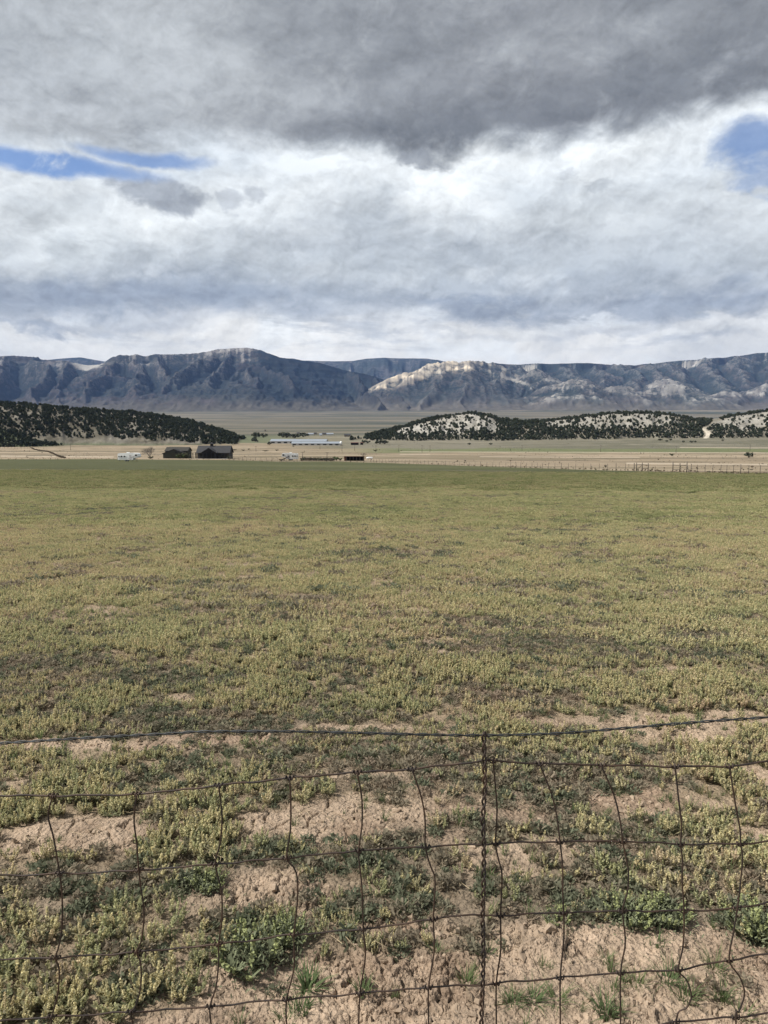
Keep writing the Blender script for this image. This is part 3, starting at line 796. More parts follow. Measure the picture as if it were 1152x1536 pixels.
def col_C(X, D, x, y, z, slp, q):
    n = fbm(X / 12, D / 300, 4, 141); n2 = fbm(X / 50, D / 500, 3, 142); st = sstep(ridged(X / 4.5, D / 1100, 3, 143), .5, .78)
    c = lerp3(np.array([.055, .052, .053]), np.array([.10, .09, .086]), sstep(n, .35, .65))
    c = lerp3(c, [.038, .05, .05], sstep(n2, .42, .62) * .75)
    s = q['s']; sd = q['sd']
    # pale cliff under the rim, brightest at the ends
    cw = sstep(fbm(X / 36, X * 0 + 7, 3, 144), .38, .55)
    c = lerp3(c, [.52, .49, .44], sstep(sd, -15, 30) * sstep(sd, 330, 120) * cw * (.35 + .65 * st) * sstep(X, 730, 760) * .85)
    c = lerp3(c, [.33, .32, .305], sstep(s, .45, .75) * (sd > 0) * st * sstep(n2, .45, .6) * .6 * sstep(X, 880, 1050))
    c = lerp3(c, [.045, .055, .052], (sd < -10) * .9)
    strat = sstep(np.sin(q['h'] / 17.0 + n2 * 9), .0, .8)
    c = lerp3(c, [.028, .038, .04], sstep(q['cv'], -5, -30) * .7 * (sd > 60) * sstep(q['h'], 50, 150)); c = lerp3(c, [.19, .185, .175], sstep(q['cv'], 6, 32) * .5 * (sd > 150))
    # pale shale hills in front
    c = lerp3(c, [.36, .345, .315], q['md'] * sstep(q['cv'], -4, 10) * (.10 + .55 * strat * st + .35 * sstep(n, .50, .68)) * .8)
    lob = sstep(q['lob'], -5, 20)
    c = lerp3(c, [.085, .085, .085], lob * .4)
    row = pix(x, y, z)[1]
    line = np.interp(X, [580, 605, 635, 668, 700, 728], [584, 576, 566, 559, 553, 543])       # lower end of the sunlight painted over the pale crest rock
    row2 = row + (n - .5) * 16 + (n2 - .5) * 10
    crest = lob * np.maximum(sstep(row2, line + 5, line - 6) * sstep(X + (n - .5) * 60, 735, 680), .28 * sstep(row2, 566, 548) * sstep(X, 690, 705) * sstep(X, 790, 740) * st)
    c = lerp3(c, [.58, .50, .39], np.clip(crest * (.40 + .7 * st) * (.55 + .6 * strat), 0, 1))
    c = lerp3(c, [.42, .39, .34], lob * sstep(row, 588, 560) * st * sstep(n2, .4, .55) * .5)
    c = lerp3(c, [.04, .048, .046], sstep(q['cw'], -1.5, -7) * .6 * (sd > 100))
    c = lerp3(c, [.115, .105, .09], sstep(q['h'] + (n - .5) * 120, 130, 30) * .85)
    c = lerp3(c, [.62, .58, .52], sstep(np.abs(row - (566 + (X - 758) * .33) + (n - .5) * 6), 3.2, 1.2) * sstep(X, 752, 762) * sstep(X, 800, 784) * .38)
    return c
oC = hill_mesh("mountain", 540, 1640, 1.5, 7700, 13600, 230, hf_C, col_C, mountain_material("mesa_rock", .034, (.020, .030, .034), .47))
tag(oC, "long flat-topped mesa with pale cliffs and shale foothills, right half of the skyline", kind="structure")

# ------------------------------------------------------------------ near hills
SKY_L = [(-420, 585), (-250, 590), (-100, 597), (0, 604), (60, 608), (110, 614), (160, 617), (200, 619.5), (240, 624), (290, 634), (330, 646), (355, 655), (378, 661), (400, 664), (440, 668), (500, 676)]
SKY_H = [(440, 672), (500, 665), (530, 659), (560, 652), (600, 642), (640, 630), (665, 625), (690, 622), (705, 620), (730, 623), (750, 629), (790, 634), (830, 631), (880, 625), (920, 620), (970, 620), (1010, 623), (1040, 630), (1062, 630), (1100, 624), (1152, 617), (1250, 606), (1400, 598), (1560, 600)]
def hf_L(X, D, x, y):
    base = gz0(x, y) - 1.5
    dc = 930 + (X - 200) * .12; zc = rowz(SKY_L, X, dc)
    Hh = zc - base
    df = 740 + 18 * (fbm(X / 40, X * 0, 2, 151) - .5) * 2
    t = np.clip((dc - D) / (dc - df), 0, 1); s = np.where(D < dc, 1 - t ** 1.25, 1 - .8 * np.clip((D - dc) / 160, 0, 1) ** 1.4)
    env = np.sin(np.clip(s, 0, 1) * PI) * (D < dc)
    h = Hh * s + env * ((ridged(X / 26, D / 150, 3, 152) - .62) * 9 + (fbm(X / 7, D / 20, 3, 153) - .5) * 3)
    h = np.where(Hh > 0, h, Hh)
    # dark lobe in front at the left edge
    h2 = (EYE + ray(576, 634)[1] * 735 - base) * np.exp(-((X + 40) / 75) ** 2 * 1.0 - ((D - 748) / 32) ** 2) * sstep(D, 694, 716)
    on = (h2 > h - .8) & (h2 > .6)
    h = smax(h, h2, 1.0)
    return base + np.maximum(h, -1), {'s': s, 'lb': on * 1.0}
def hf_H(X, D, x, y):
    base = gz0(x, y) - 1.5
    dc = 1010 + (fbm(X / 120, X * 0 + 1, 2, 161) - .5) * 60; zc = rowz(SKY_H, X, dc)
    Hh = zc - base
    df = 830 + 20 * (fbm(X / 50, X * 0 + 4, 2, 162) - .5) * 2 + sstep(X, 900, 1100) * 20
    t = np.clip((dc - D) / (dc - df), 0, 1); s = np.where(D < dc, 1 - t ** 1.35, 1 - .9 * np.clip((D - dc) / 170, 0, 1) ** 1.4)
    env = np.sin(np.clip(s, 0, 1) * PI) * (D < dc)
    h = Hh * s + env * ((ridged(X / 30, D / 160, 3, 163) - .62) * 9 + (fbm(X / 7, D / 20, 3, 164) - .5) * 3)
    h = np.where(Hh > 0, h, Hh)
    return base + np.maximum(h, -1), {'s': s}
def hmask_H(X, s, D):
    """how bare and pale the right hill is"""
    c = np.maximum.reduce([sstep(np.hypot((X - 700) / 62, (s - .62) / .46), 1.15, .55), sstep(np.hypot((X - 628) / 48, (s - .55) / .38), 1.2, .5) * .8,
                           sstep(np.hypot((X - 930) / 105, (s - .75) / .42), 1.15, .6), sstep(np.hypot((X - 1130) / 70, (s - .72) / .36), 1.1, .6) * .9, sstep(np.hypot((X - 845) / 35, (s - .8) / .3), 1.2, .5) * .8])
    return np.clip(c * (.75 + .7 * (fbm(X / 12, D / 40, 3, 165) - .3)), 0, 1)
def col_H(X, D, x, y, z, sl, q):
    n = fbm(x / 12, y / 12, 4, 166); b = hmask_H(X, q['s'], D)
    c = lerp3(np.array([.20, .18, .145]), np.array([.14, .13, .104]), sstep(n, .4, .65))
    c = lerp3(c, [.37, .355, .325], sstep(b, .15, .6) * (.45 + .8 * n) * (1 - .3 * sstep(X, 780, 860))); c = lerp3(c, [.25, .235, .20], sstep(fbm(x / 4, y / 6, 3, 169), .55, .68) * .6)
    c = lerp3(c, [.21, .20, .155], sstep(q['s'], .12, .0))
    rd = sstep(np.abs(X - (1055 + (q['s']) * 14 + 6 * np.sin(q['s'] * 9))), 5, 2.5) * sstep(q['s'], .7, .4)
    c = lerp3(c, [.52, .47, .39], rd)
    return c
def col_L(X, D, x, y, z, sl, q):
    n = fbm(x / 12, y / 12, 4, 167); n2 = fbm(x / 40, y / 60, 3, 168)
    c = lerp3(np.array([.10, .092, .074]), np.array([.15, .138, .112]), sstep(n, .4, .65))
    c = lerp3(c, [.21, .195, .17], sstep(n2, .5, .65) * .6)
    c = lerp3(c, [.12, .135, .085], sstep(q['s'], .14, .02))
    return c
def hill_material(name):
    m = bpy.data.materials.new(name); m.use_nodes = True
    t = NT(m.node_tree); b = t.n['Principled BSDF']
    at = t.node('ShaderNodeAttribute', attribute_name='surface')
    pos = t.node('ShaderNodeNewGeometry').outputs['Position']
    n = t.noise(pos, .5, 5, .65); n2 = t.noise(pos, .09, 5, .6)
    vm = t.node('ShaderNodeVectorMath', operation='SCALE'); t.put(vm.inputs[0], at.outputs['Color']); t.put(vm.inputs['Scale'], t.mul(t.lerp(n, .3, .7, .72, 1.2), t.lerp(n2, .3, .7, .8, 1.15)))
    t.put(b.inputs['Base Color'], t.mix(t.mul(t.ss(t.noise(pos, .7, 2, .5), .60, .68), .6), vm.outputs[0], (.08, .085, .055)))
    b.inputs['Roughness'].default_value = 1; b.inputs['Specular IOR Level'].default_value = 0
    bp = t.node('ShaderNodeBump'); bp.inputs['Strength'].default_value = .6; bp.inputs['Distance'].default_value = 1.5
    t.put(bp.inputs['Height'], n); t.put(b.inputs['Normal'], bp.outputs[0])
    return m
MH = hill_material("hill_soil")
oL = hill_mesh("hill", -420, 470, 1.6, 690, 1120, 130, hf_L, col_L, MH); tag(oL, "low hill dotted with junipers, left of the valley", kind="structure")
oH = hill_mesh("hill", 440, 1560, 1.6, 800, 1200, 120, hf_H, col_H, MH); tag(oH, "low pale hill dotted with junipers, right of the valley", kind="structure")
# ------------------------------------------------------------------ junipers on the near hills
M_JUN = bpy.data.materials.new("juniper_foliage"); M_JUN.use_nodes = True
def _jun():
    t = NT(M_JUN.node_tree); b = t.n['Principled BSDF']
    oi = t.node('ShaderNodeObjectInfo')
    pos = t.node('ShaderNodeNewGeometry').outputs['Position']
    n = t.noise(pos, 1.1, 3, .6)
    c = t.mix(t.ss(n, .35, .65), (.034, .046, .033), (.078, .090, .062))
    c = t.mix(t.mul(oi.outputs['Random'], .5), c, (.066, .072, .055))
    t.put(b.inputs['Base Color'], c); b.inputs['Roughness'].default_value = .9; b.inputs['Specular IOR Level'].default_value = .05
_jun()
M_BARK = mat("grey_brown_bark", (.13, .105, .085), scale=9)
M_TWIG = mat("bare_twigs", (.20, .175, .15), scale=3, var=.2)
M_SAGE = mat("sage_leaves", (.12, .125, .075), scale=6, var=.2)
M_GREEN = mat("green_leaves", (.085, .12, .04), scale=6, var=.25)
M_DRY = mat("dry_brush", (.21, .165, .115), scale=6, var=.22)

def leaf_blob(b, c, rad, n, size, r, mi=0, flat=1.0):
    u = r.normal(size=(n, 3)); u /= np.linalg.norm(u, axis=1)[:, None]
    q = r.random(n) ** (1 / 2.2)
    C = np.asarray(c) + u * np.asarray(rad) * q[:, None]
    A = r.normal(size=(n, 3)); A /= np.linalg.norm(A, axis=1)[:, None]
    B = np.cross(A, r.normal(size=(n, 3))); B /= np.linalg.norm(B, axis=1)[:, None]
    sz = size * (0.6 + .8 * r.random(n))[:, None]
    b.quads(C, A * sz, B * sz * flat, mi)

def juniper_mesh(seed):
    r = np.random.default_rng(seed); b = MB()
    h = 1.0
    for k in range(r.integers(2, 4)):
        an = r.random() * 6.28
        b.tube([(0, 0, -.15), (.05 * math.cos(an), .05 * math.sin(an), .25), (.22 * math.cos(an), .22 * math.sin(an), .55)], [.05, .04, .02], 5, 1)
    for k in range(r.integers(6, 9)):
        an = r.random() * 6.28; q = .05 + .30 * r.random(); zc = .22 + .55 * r.random()
        rad = (.19 + .10 * r.random()) * (1.2 - .5 * zc)
        leaf_blob(b, (q * math.cos(an), q * math.sin(an), zc), (rad * 1.15, rad * 1.15, rad), 34, .085, r)
    leaf_blob(b, (.05 * r.normal(), .05 * r.normal(), .78), (.13, .13, .20), 26, .07, r)
    return b.mesh("juniper", [M_JUN, M_BARK])
JM = [juniper_mesh(s) for s in range(200, 207)]
def instancer(name, pts, scl, rz, idx, sources, kind_label, tilt=None):
    """one object that shows many small plants; sources stay outside the scene"""
    n = len(pts)
    me = bpy.data.meshes.new(name); me.vertices.add(n); me.vertices.foreach_set('co', np.asarray(pts, np.float32).ravel())
    a = me.attributes.new('size', 'FLOAT', 'POINT'); a.data.foreach_set('value', np.asarray(scl, np.float32))
    a = me.attributes.new('turn', 'FLOAT_VECTOR', 'POINT')
    rot = np.zeros((n, 3), np.float32); rot[:, 2] = rz
    if tilt is not None: rot[:, :2] = tilt
    a.data.foreach_set('vector', rot.ravel())
    a = me.attributes.new('pick', 'INT', 'POINT'); a.data.foreach_set('value', np.asarray(idx, np.int32))
    ob = link_mesh(name, me)
    coll = bpy.data.collections.new(name + "_kinds")
    for i, s in enumerate(sources):
        so = bpy.data.objects.new("%s_kind_%03d" % (name, i), s); coll.objects.link(so)
    ng = bpy.data.node_groups.new(name + "_scatter", 'GeometryNodeTree')
    ng.interface.new_socket('Geometry', in_out='INPUT', socket_type='NodeSocketGeometry'); ng.interface.new_socket('Geometry', in_out='OUTPUT', socket_type='NodeSocketGeometry')
    N = ng.nodes; L = ng.links
    gi = N.new('NodeGroupInput'); go = N.new('NodeGroupOutput')
    mp = N.new('GeometryNodeMeshToPoints'); ip = N.new('GeometryNodeInstanceOnPoints'); ci = N.new('GeometryNodeCollectionInfo')
    ci.inputs['Collection'].default_value = coll; ci.inputs['Separate Children'].default_value = True; ci.inputs['Reset Children'].default_value = True
    def na(nm, ty):
        q = N.new('GeometryNodeInputNamedAttribute'); q.data_type = ty; q.inputs['Name'].default_value = nm; return q.outputs['Attribute']
    L.new(gi.outputs[0], mp.inputs['Mesh']); L.new(mp.outputs[0], ip.inputs['Points']); L.new(ci.outputs[0], ip.inputs['Instance'])
    ip.inputs['Pick Instance'].default_value = True
    L.new(na('pick', 'INT'), ip.inputs['Instance Index'])
    e2r = N.new('FunctionNodeEulerToRotation'); L.new(na('turn', 'FLOAT_VECTOR'), e2r.inputs[0]); L.new(e2r.outputs[0], ip.inputs['Rotation'])
    L.new(na('size', 'FLOAT'), ip.inputs['Scale'])
    L.new(ip.outputs[0], go.inputs[0])
    md = ob.modifiers.new("scatter", 'NODES'); md.node_group = ng
    tag(ob, kind_label, kind="stuff")
    return ob

def scatter_hill(hf, px0, px1, d0, d1, n, dens):
    X = rng.uniform(px0, px1, n); D = np.sqrt(rng.uniform(d0 * d0, d1 * d1, n))
    x = (X - 576) / F / 1.007 * D
    z, info = hf(X, D, x, D)
    g = gz0(x, D)
    p = dens(X, D, z, info)
    keep = (rng.random(n) < p) & (z > g + .1)
    return x[keep], D[keep], z[keep], X[keep], info['s'][keep]
def dens_H(X, D, z, q):
    s = q['s']; b = hmask_H(X, s, D)
    p = .66 * sstep(b, .6, .05) + .075
    p = np.maximum(p, .55 * sstep(s, .93, .99))                         # trees line the crest
    p = np.where(s < .40 + .10 * np.sin(X / 40), np.maximum(p, .95 * sstep(fbm(X / 18, D / 40, 2, 170), .25, .4)), p)       # dense belt at the foot
    p = p * sstep(s, .02, .07)
    p = p * (1 - sstep(np.abs(X - (1055 + s * 14 + 6 * np.sin(s * 9))), 8, 4))
    p = np.where(D > 1060, p * .3, p)
    return p * np.where(X > 985, .8, 1) * sstep(X, 500, 545)
def dens_L(X, D, z, q):
    s = q['s']
    n = fbm(X / 9 + D * .02, D / 45, 3, 171)
    p = .95 * sstep(n, .62, .50) + .16
    p = np.maximum(p, .9 * sstep(X, 200, 260) * sstep(fbm(X / 6, D / 40, 2, 172), .6, .4))
    p = p * sstep(s, .06 + .12 * sstep(X, 40, 70) * sstep(X, 330, 250), .16 + .14 * sstep(X, 40, 70) * sstep(X, 330, 250))
    p = np.where(q['lb'] > .5, .95, p)
    return np.where(D > 960, p * .35, p)
def thin(x, y, z, extra, rmin):
    """drop trees that stand inside another"""
    cell = {}; keep = []
    for i in range(len(x)):
        k = (int(x[i] // rmin), int(y[i] // rmin)); ok = True
        for a in (-1, 0, 1):
            for b_ in (-1, 0, 1):
                for j in cell.get((k[0] + a, k[1] + b_), ()):
                    if (x[i] - x[j]) ** 2 + (y[i] - y[j]) ** 2 < rmin * rmin: ok = False; break
                if not ok: break
            if not ok: break
        if ok: cell.setdefault(k, []).append(i); keep.append(i)
    return np.array(keep)
TREES = []
for which, hf, rngs, n, dn in (("H", hf_H, (490, 1330, 815, 1100), 36000, dens_H), ("L", hf_L, (-180, 440, 700, 1010), 40000, dens_L)):
    x, y, z, X, s = scatter_hill(hf, *rngs, n, dn)
    k = thin(x, y, z, None, 2.5)
    for i in k: TREES.append((which, x[i], y[i], z[i], X[i], s[i], float(np.clip(rng.lognormal(.95, .42), .9, 5.2)), float(hmask_H(np.array([X[i]]), np.array([s[i]]), np.array([y[i]]))[0]) if which == "H" else 0))
# scattered trees and bushes on the flats: (px, row, height m)
LABELS = {"H_bare": ("dark juniper standing alone on the bare pale slope of the right hill", "junipers on the bare pale slope"), "H_foot": ("dark juniper in the dense belt along the foot of the pale right hill", "junipers along the foot of the pale hill"),
          "H_top": ("dark juniper on the crest line of the pale right hill", "junipers on the crest of the pale hill"), "L_top": ("dark juniper on the crest of the wooded left hill", "junipers on the crest of the left hill"), "L_side": ("dark juniper on the mottled slope of the wooded left hill", "junipers on the slope of the left hill")}
def seen_px(T): return T[6] / T[2] if -10 < T[4] < 1162 else 0.0
order = sorted(range(len(TREES)), key=lambda i: -seen_px(TREES[i]))
IND = set(order[:285])
proto = {}
for i in order[:285]:
    w, x, y, z, X, s, h, b = TREES[i]
    key = "L_top" if w == "L" and s > .85 else "L_side" if w == "L" else "H_top" if s > .9 else "H_bare" if b > .35 and s > .35 else "H_foot"
    o = bpy.data.objects.new("juniper_tree", JM[i % 7]); COL.objects.link(o)
    o.location = (x, y, z - .1); o.scale = (h * .92, h * .92, h); o.rotation_euler = (0, 0, random.random() * 6.28)
    tag(o, LABELS[key][0], "tree", LABELS[key][1])
rest = [TREES[i] for i in range(len(TREES)) if i not in IND]
instancer("juniper_woods", [(t[1], t[2], t[3] - .1) for t in rest], [t[6] for t in rest], rng.uniform(0, 6.28, len(rest)), rng.integers(0, 7, len(rest)), JM, "distant junipers covering the two near hills")
print("trees", len(TREES))

# ------------------------------------------------------------------ bushes on the flats
def bush_mesh(seed, m, spread=.5, n=150):
    r = np.random.default_rng(seed); b = MB()
    for k in range(7):
        an = k * .9 + r.random() * .5; q = r.random() * spread
        b.tube([(0, 0, -.05), (q * .5 * math.cos(an), q * .5 * math.sin(an), .35), (q * math.cos(an), q * math.sin(an), .7)], [.03, .02, .008], 4, 1)
        leaf_blob(b, (q * math.cos(an), q * math.sin(an), .35 + .4 * r.random()), (.24, .24, .24), n // 7, .07, r)
    return b.mesh("bush", [m, M_BARK])
BM = {k: bush_mesh(300 + i, m) for i, (k, m) in enumerate((("jun", M_JUN), ("sage", M_SAGE), ("green", M_GREEN), ("dry", M_DRY)))}
def bush(px, row, h, kind, label, w=1.0, name="bush", group=None):
    p = gpt(px, row)
    o = bpy.data.objects.new(name, BM[kind]); COL.objects.link(o)
    o.location = p; o.scale = (h * w, h * w, h); o.rotation_euler = (0, 0, random.random() * 6)
    tag(o, label, name, group); return o
bush(1123, 686.5, 3.2, "jun", "round dark bush alone on the straw-coloured flat, far right", 1.5)
bush(1008, 684, 1.7, "sage", "small grey-green bush standing on the thin fence line across the straw flat", 1.5)
bush(75, 667.5, 3.0, "jun", "lone dark bush at the top of the straw field beneath the wooded left hill", 1.2)
for px, row, w in [(1000, 663, 1.2), (1037, 664, 1.8), (1043, 664, 1.0), (1006, 661, 1.2), (990, 661, 2.2), (1094, 657, 1.4), (1084, 662, 1.0), (1025, 664, 1.0), (736, 667.5, 1.2), (704, 667.5, 1.2)]:
    bush(px, row, 2.3, "jun", "dark scrub bush on the open sage flat below the pale hill", w, group="scrub bushes below the pale hill")
for px, row, h, w in [(545, 665, 4, 1), (551, 665, 3.2, 1.6), (570, 666, 5, 1.3), (577, 666, 4, 1.8), (565, 666, 3, 1.4)]:
    bush(px, row, h, "jun", "dark tree clump near the dark low sheds right of the long barns", w, "bush", "dark clumps right of the long barns")
for px, row, h, w in [(404, 667.5, 3.5, 1.2), (384, 657, 8, 1.4), (395, 656.5, 6, 1.6), (424, 656, 7, 1.6), (430, 656.5, 7, 2), (442, 657.5, 6, 2), (455, 655.5, 6, 2)]:
    bush(px, row, h, "jun", "dark tree far behind the long white barns", w, "bush", "dark trees behind the long barns")
for px, row, h, w in [(352, 675.5, 1.2, 2), (373, 674.5, 1.0, 2.4), (398, 677, 1, 4), (365, 676, 1, 3), (415, 676, 1, 3), (563, 677, 1.4, 2), (440, 670, 1.2, 2), (318, 675, 1, 3)]:
    bush(px, row, h, "sage", "low sagebrush on the straw flat between the house and long barns", w, group="sagebrush on the straw flat")

# dark weedy ditch running down the straw field at the left
def ditch():
    n = 420; r = np.random.default_rng(77)
    a, b_ = gpt(46, 671.5), gpt(97, 686.5)
    t = r.random(n) ** .8
    px_ = 46 + (97 - 46) * t; row = 671.5 + 15.2 * t + 1.2 * np.sin(t * 9)
    pts = [gpt(p + r.normal() * .9, q) for p, q in zip(px_, row)]
    instancer("ditch_weeds", [tuple(p) for p in pts], r.uniform(.35, .95, n), r.uniform(0, 6, n), r.integers(0, 2, n), [BM["dry"], bush_mesh(320, mat("dark_weeds", (.085, .07, .05)))], "strip of dark dry weeds along a ditch in the straw field, left")
ditch()

# leafless spreading tree beside the white trailer
def bare_tree(px, row, h, w, label, name="bare_tree", seed=5, depth=6):
    r = random.Random(seed); root = empty(name, gpt(px, row)); tag(root, label, "tree")
    tr, cr = MB(), MB()
    def grow(p, d, L, rad, k):
        q = p + d * L
        (tr if k == 0 else cr).tube([p, (p + q) / 2 + Vector((r.gauss(0, .04), r.gauss(0, .04), 0)) * L, q], [rad, rad * .85, rad * .7], 5 if k < 2 else 3, 0, False)
        if k >= depth: return
        for i in range(3 if k < 4 else 3):
            v = (d + Vector((r.gauss(0, .55) * w, r.gauss(0, .55) * w, r.gauss(.08, .3)))).normalized()
            grow(q, v, L * r.uniform(.62, .85), rad * .62, k + 1)
    for i in range(5):
        an = i * 1.26
        grow(Vector((.15 * math.cos(an), .15 * math.sin(an), -.1)), Vector((.55 * w * math.cos(an), .55 * w * math.sin(an), 1)).normalized(), h * .27, h * .022, 0)
    tr.build("trunk", M_BARK, root); cr.build("branches", M_TWIG, root)
    return root
bare_tree(224, 683.6, 6.0, 1.35, "leafless grey spreading tree between the white trailer and the green barn", seed=21, depth=6)
bare_tree(545, 685.5, 3.0, 1.0, "small leafless tree behind the rusty open shed", seed=3, depth=4)

# ------------------------------------------------------------------ buildings by the field
M_WALLG = mat("dark_green_siding", (.048, .051, .039), scale=2, var=.1, stretch=(6, 6, .3))
M_WALLD = mat("charcoal_siding", (.024, .023, .024), scale=2, var=.1)
M_STONE = mat("grey_stone_siding", (.055, .050, .048), scale=4, var=.2)
M_ROOFG = mat("slate_grey_roof", (.036, .036, .040), scale=1.2, var=.12, rough=.6)
M_ROOFB = mat("weathered_brown_roof", (.045, .042, .036), scale=1.2, var=.12)
M_BLACK = mat("black_opening", (.010, .010, .011), scale=1)
M_TRIMW = mat("pale_trim", (.50, .49, .46), scale=2, var=.05)
M_GLASS = mat("dark_window_glass", (.02, .024, .03), rough=.08, spec=.6, scale=1)
M_WHITE = mat("white_fibreglass", (.86, .86, .84), rough=.35, scale=.8, var=.04, spec=.5)
M_SWOOSH = mat("grey_swoosh_paint", (.58, .55, .54), rough=.4, scale=2, var=.05)
M_TIRE = mat("black_rubber", (.018, .018, .018), scale=5)
M_STEEL = mat("galvanised_sheet", (.30, .335, .38), rough=.35, scale=.3, var=.06, metallic=.2, spec=.5, stretch=(1, 12, 12))
M_RUST = mat("rusty_sheet", (.15, .065, .045), scale=1.3, var=.22, rough=.9, col2=(.055, .028, .024))
M_WOOD = mat("weathered_fence_wood", (.17, .145, .115), scale=6, var=.2, stretch=(4, 4, .6))
M_POST = mat("dark_steel_post", (.055, .05, .045), scale=8, var=.15)
M_CONC = mat("pale_concrete", (.46, .44, .40), scale=4)
def part(mb, name, m, parent): return mb.build(name, m, parent)
def gable_roof(mb, x0, x1, y0, y1, ze, zr, ov, th, axis='x'):
    """two sloping slabs; axis = direction of the ridge"""
    if axis == 'x':
        yc = (y0 + y1) / 2; sl = (zr - ze) / (yc - y0)
        prof = [(y0 - ov, ze - ov * sl), (yc, zr), (y1 + ov, ze - ov * sl), (y1 + ov, ze - ov * sl + th), (yc, zr + th * 1.25), (y0 - ov, ze - ov * sl + th)]
        mb.prism(prof, 'x', x0 - ov, x1 + ov)
    else:
        xc = (x0 + x1) / 2; sl = (zr - ze) / (xc - x0)
        prof = [(x0 - ov, ze - ov * sl), (xc, zr), (x1 + ov, ze - ov * sl), (x1 + ov, ze - ov * sl + th), (xc, zr + th * 1.25), (x0 - ov, ze - ov * sl + th)]
        mb.prism(prof, 'y', y0 - ov, y1 + ov)
def gable_walls(mb, x0, x1, y0, y1, ze, zr, axis='x'):
    if axis == 'x':
        yc = (y0 + y1) / 2; mb.prism([(y0, -.6), (y0, ze), (yc, zr), (y1, ze), (y1, -.6)], 'x', x0, x1)
    else:
        xc = (x0 + x1) / 2; mb.prism([(x0, -.6), (x0, ze), (xc, zr), (x1, ze), (x1, -.6)], 'y', y0, y1)
def win(parent, x, y, z, w, h, name="window", rz=0, frame_mat=None):
    f = MB()
    for (cx, cz, a, b) in ((0, h / 2, w + .24, .12), (0, -h / 2, w + .24, .12), (-w / 2 - .06, 0, .12, h - .12), (w / 2 + .06, 0, .12, h - .12)):
        f.box((cx, 0, cz), (a, .10, b))
    o = f.build(name, frame_mat or M_BLACK, parent); o.location = (x, y - .05, z)
    p = MB(); p.box((0, .02, 0), (w, .03, h)); p.box((0, .0, 0), (.06, .05, h)); q = p.build("pane", M_GLASS, o)
    return o
# --- dark house with a gabled porch and a cupola
def house():
    c = gpt(316, 688.2); u = c.y / F                # metres per photo px there
    t = empty("house", c); tag(t, "dark farmhouse with grey roof, gabled middle porch and small cupola", "house")
    w = MB(); gable_walls(w, -27 * u + 1.6, 26 * u, 2.5, 11.5, 2.9, 5.9, 'x'); part(w, "wall", M_STONE, t)
    r = MB(); gable_roof(r, -27 * u + 1.6, 26 * u, 2.5, 11.5, 2.9, 5.9, .5, .22, 'x'); part(r, "roof", M_ROOFG, t)
    p = MB()                                          # porch: dark, deep, with posts
    gable_walls(p, -3.9, 2.7, -.4, 2.6, 2.9, 4.9, 'y'); part(p, "porch_wall", M_WALLD, t)
    op = MB(); op.box((-.6, -.43, 1.25), (5.0, .05, 2.5)); op.prism([(-2.6, 2.52), (1.4, 2.52), (-.6, 3.7)], 'y', -.455, -.41); part(op, "porch_opening", M_BLACK, t)
    r2 = MB(); gable_roof(r2, -3.9, 2.7, -1.0, 6.0, 2.95, 5.0, .5, .24, 'y'); part(r2, "porch_roof", M_ROOFG, t)
    for x in (-3.6, -1.7, .5, 2.4):
        q = MB(); q.box((x, -.9, 1.25), (.24, .24, 3.3)); part(q, "porch_post", M_WALLD, t)
    cu = MB(); cu.box((-.9, 7, 6.35), (1.3, 1.3, 1.5)); k = part(cu, "cupola", M_WALLD, t)
    cr = MB(); cr.v += [(-1.75, 6.15, 7.1), (-.05, 6.15, 7.1), (-.05, 7.85, 7.1), (-1.75, 7.85, 7.1), (-.9, 7, 7.75)]
    for f in ((0, 1, 4), (1, 2, 4), (2, 3, 4), (3, 0, 4), (3, 2, 1, 0)): cr.f.append(f); cr.mi.append(0); cr.sm.append(False)
    cr.build("cupola_roof", M_ROOFG, k)
    for x in (-5.4, -4.6, 4.1, 5.6): win(t, x, 2.48, 1.55, .8, 1.2)
    for x in (4.9, 7.0):
        d = MB(); d.box((x - .2, 2.46, 1.0), (.85, .08, 2.1)); part(d, "door", M_WALLD, t)
    lt = MB(); lt.box((3.0, -.97, 3.3), (.22, .18, .22)); part(lt, "porch_lamp", M_TRIMW, t)
    sp = MB(); sp.box((-8.3, 5.5, 2.75), (2.9, 5.5, .18), tilt=(R(-7), 'Y')); o = part(sp, "side_porch_roof", M_ROOFB, t)
    for x, y in ((-9.2, 3.0), (-9.2, 8.0), (-7.5, 3.0)):
        q = MB(); q.box((x, y, 1.1), (.28, .28, 3.2)); part(q, "side_porch_post", M_WALLD, t)
    pad = MB(); pad.box((-.6, -1.6, -.02), (18, 2.6, .16)); part(pad, "porch_slab", M_CONC, t)
house()
def barn():
    c = gpt(262, 687.6); u = c.y / F
    t = empty("barn", c); tag(t, "olive green barn with a gable facing the field and a brown roof", "barn")
    w = MB(); gable_walls(w, -16.5 * u, 16.8 * u, 3, 11, 3.5, 5.1, 'x'); part(w, "rear_wall", M_WALLG, t)
    r = MB(); gable_roof(r, -16.5 * u, 16.8 * u, 3, 11, 3.5, 5.1, .35, .2, 'x'); part(r, "rear_roof", M_ROOFB, t)
    w2 = MB(); gable_walls(w2, -17 * u, 15.5 * u, -.3, 3.1, 2.3, 4.2, 'y'); part(w2, "wall", M_WALLG, t)
    r2 = MB(); gable_roof(r2, -17 * u, 15.5 * u, -.3, 5.5, 2.35, 4.25, .4, .22, 'y'); part(r2, "roof", M_WALLD, t)
    d = MB(); d.box((2.3, -.34, 1.05), (1.0, .08, 2.1)); part(d, "door", M_BLACK, t)
    f = MB(); f.box((.8, -.36, 2.95), (1.0, .08, .7)); part(f, "loft_vent", M_WALLD, t)
barn()
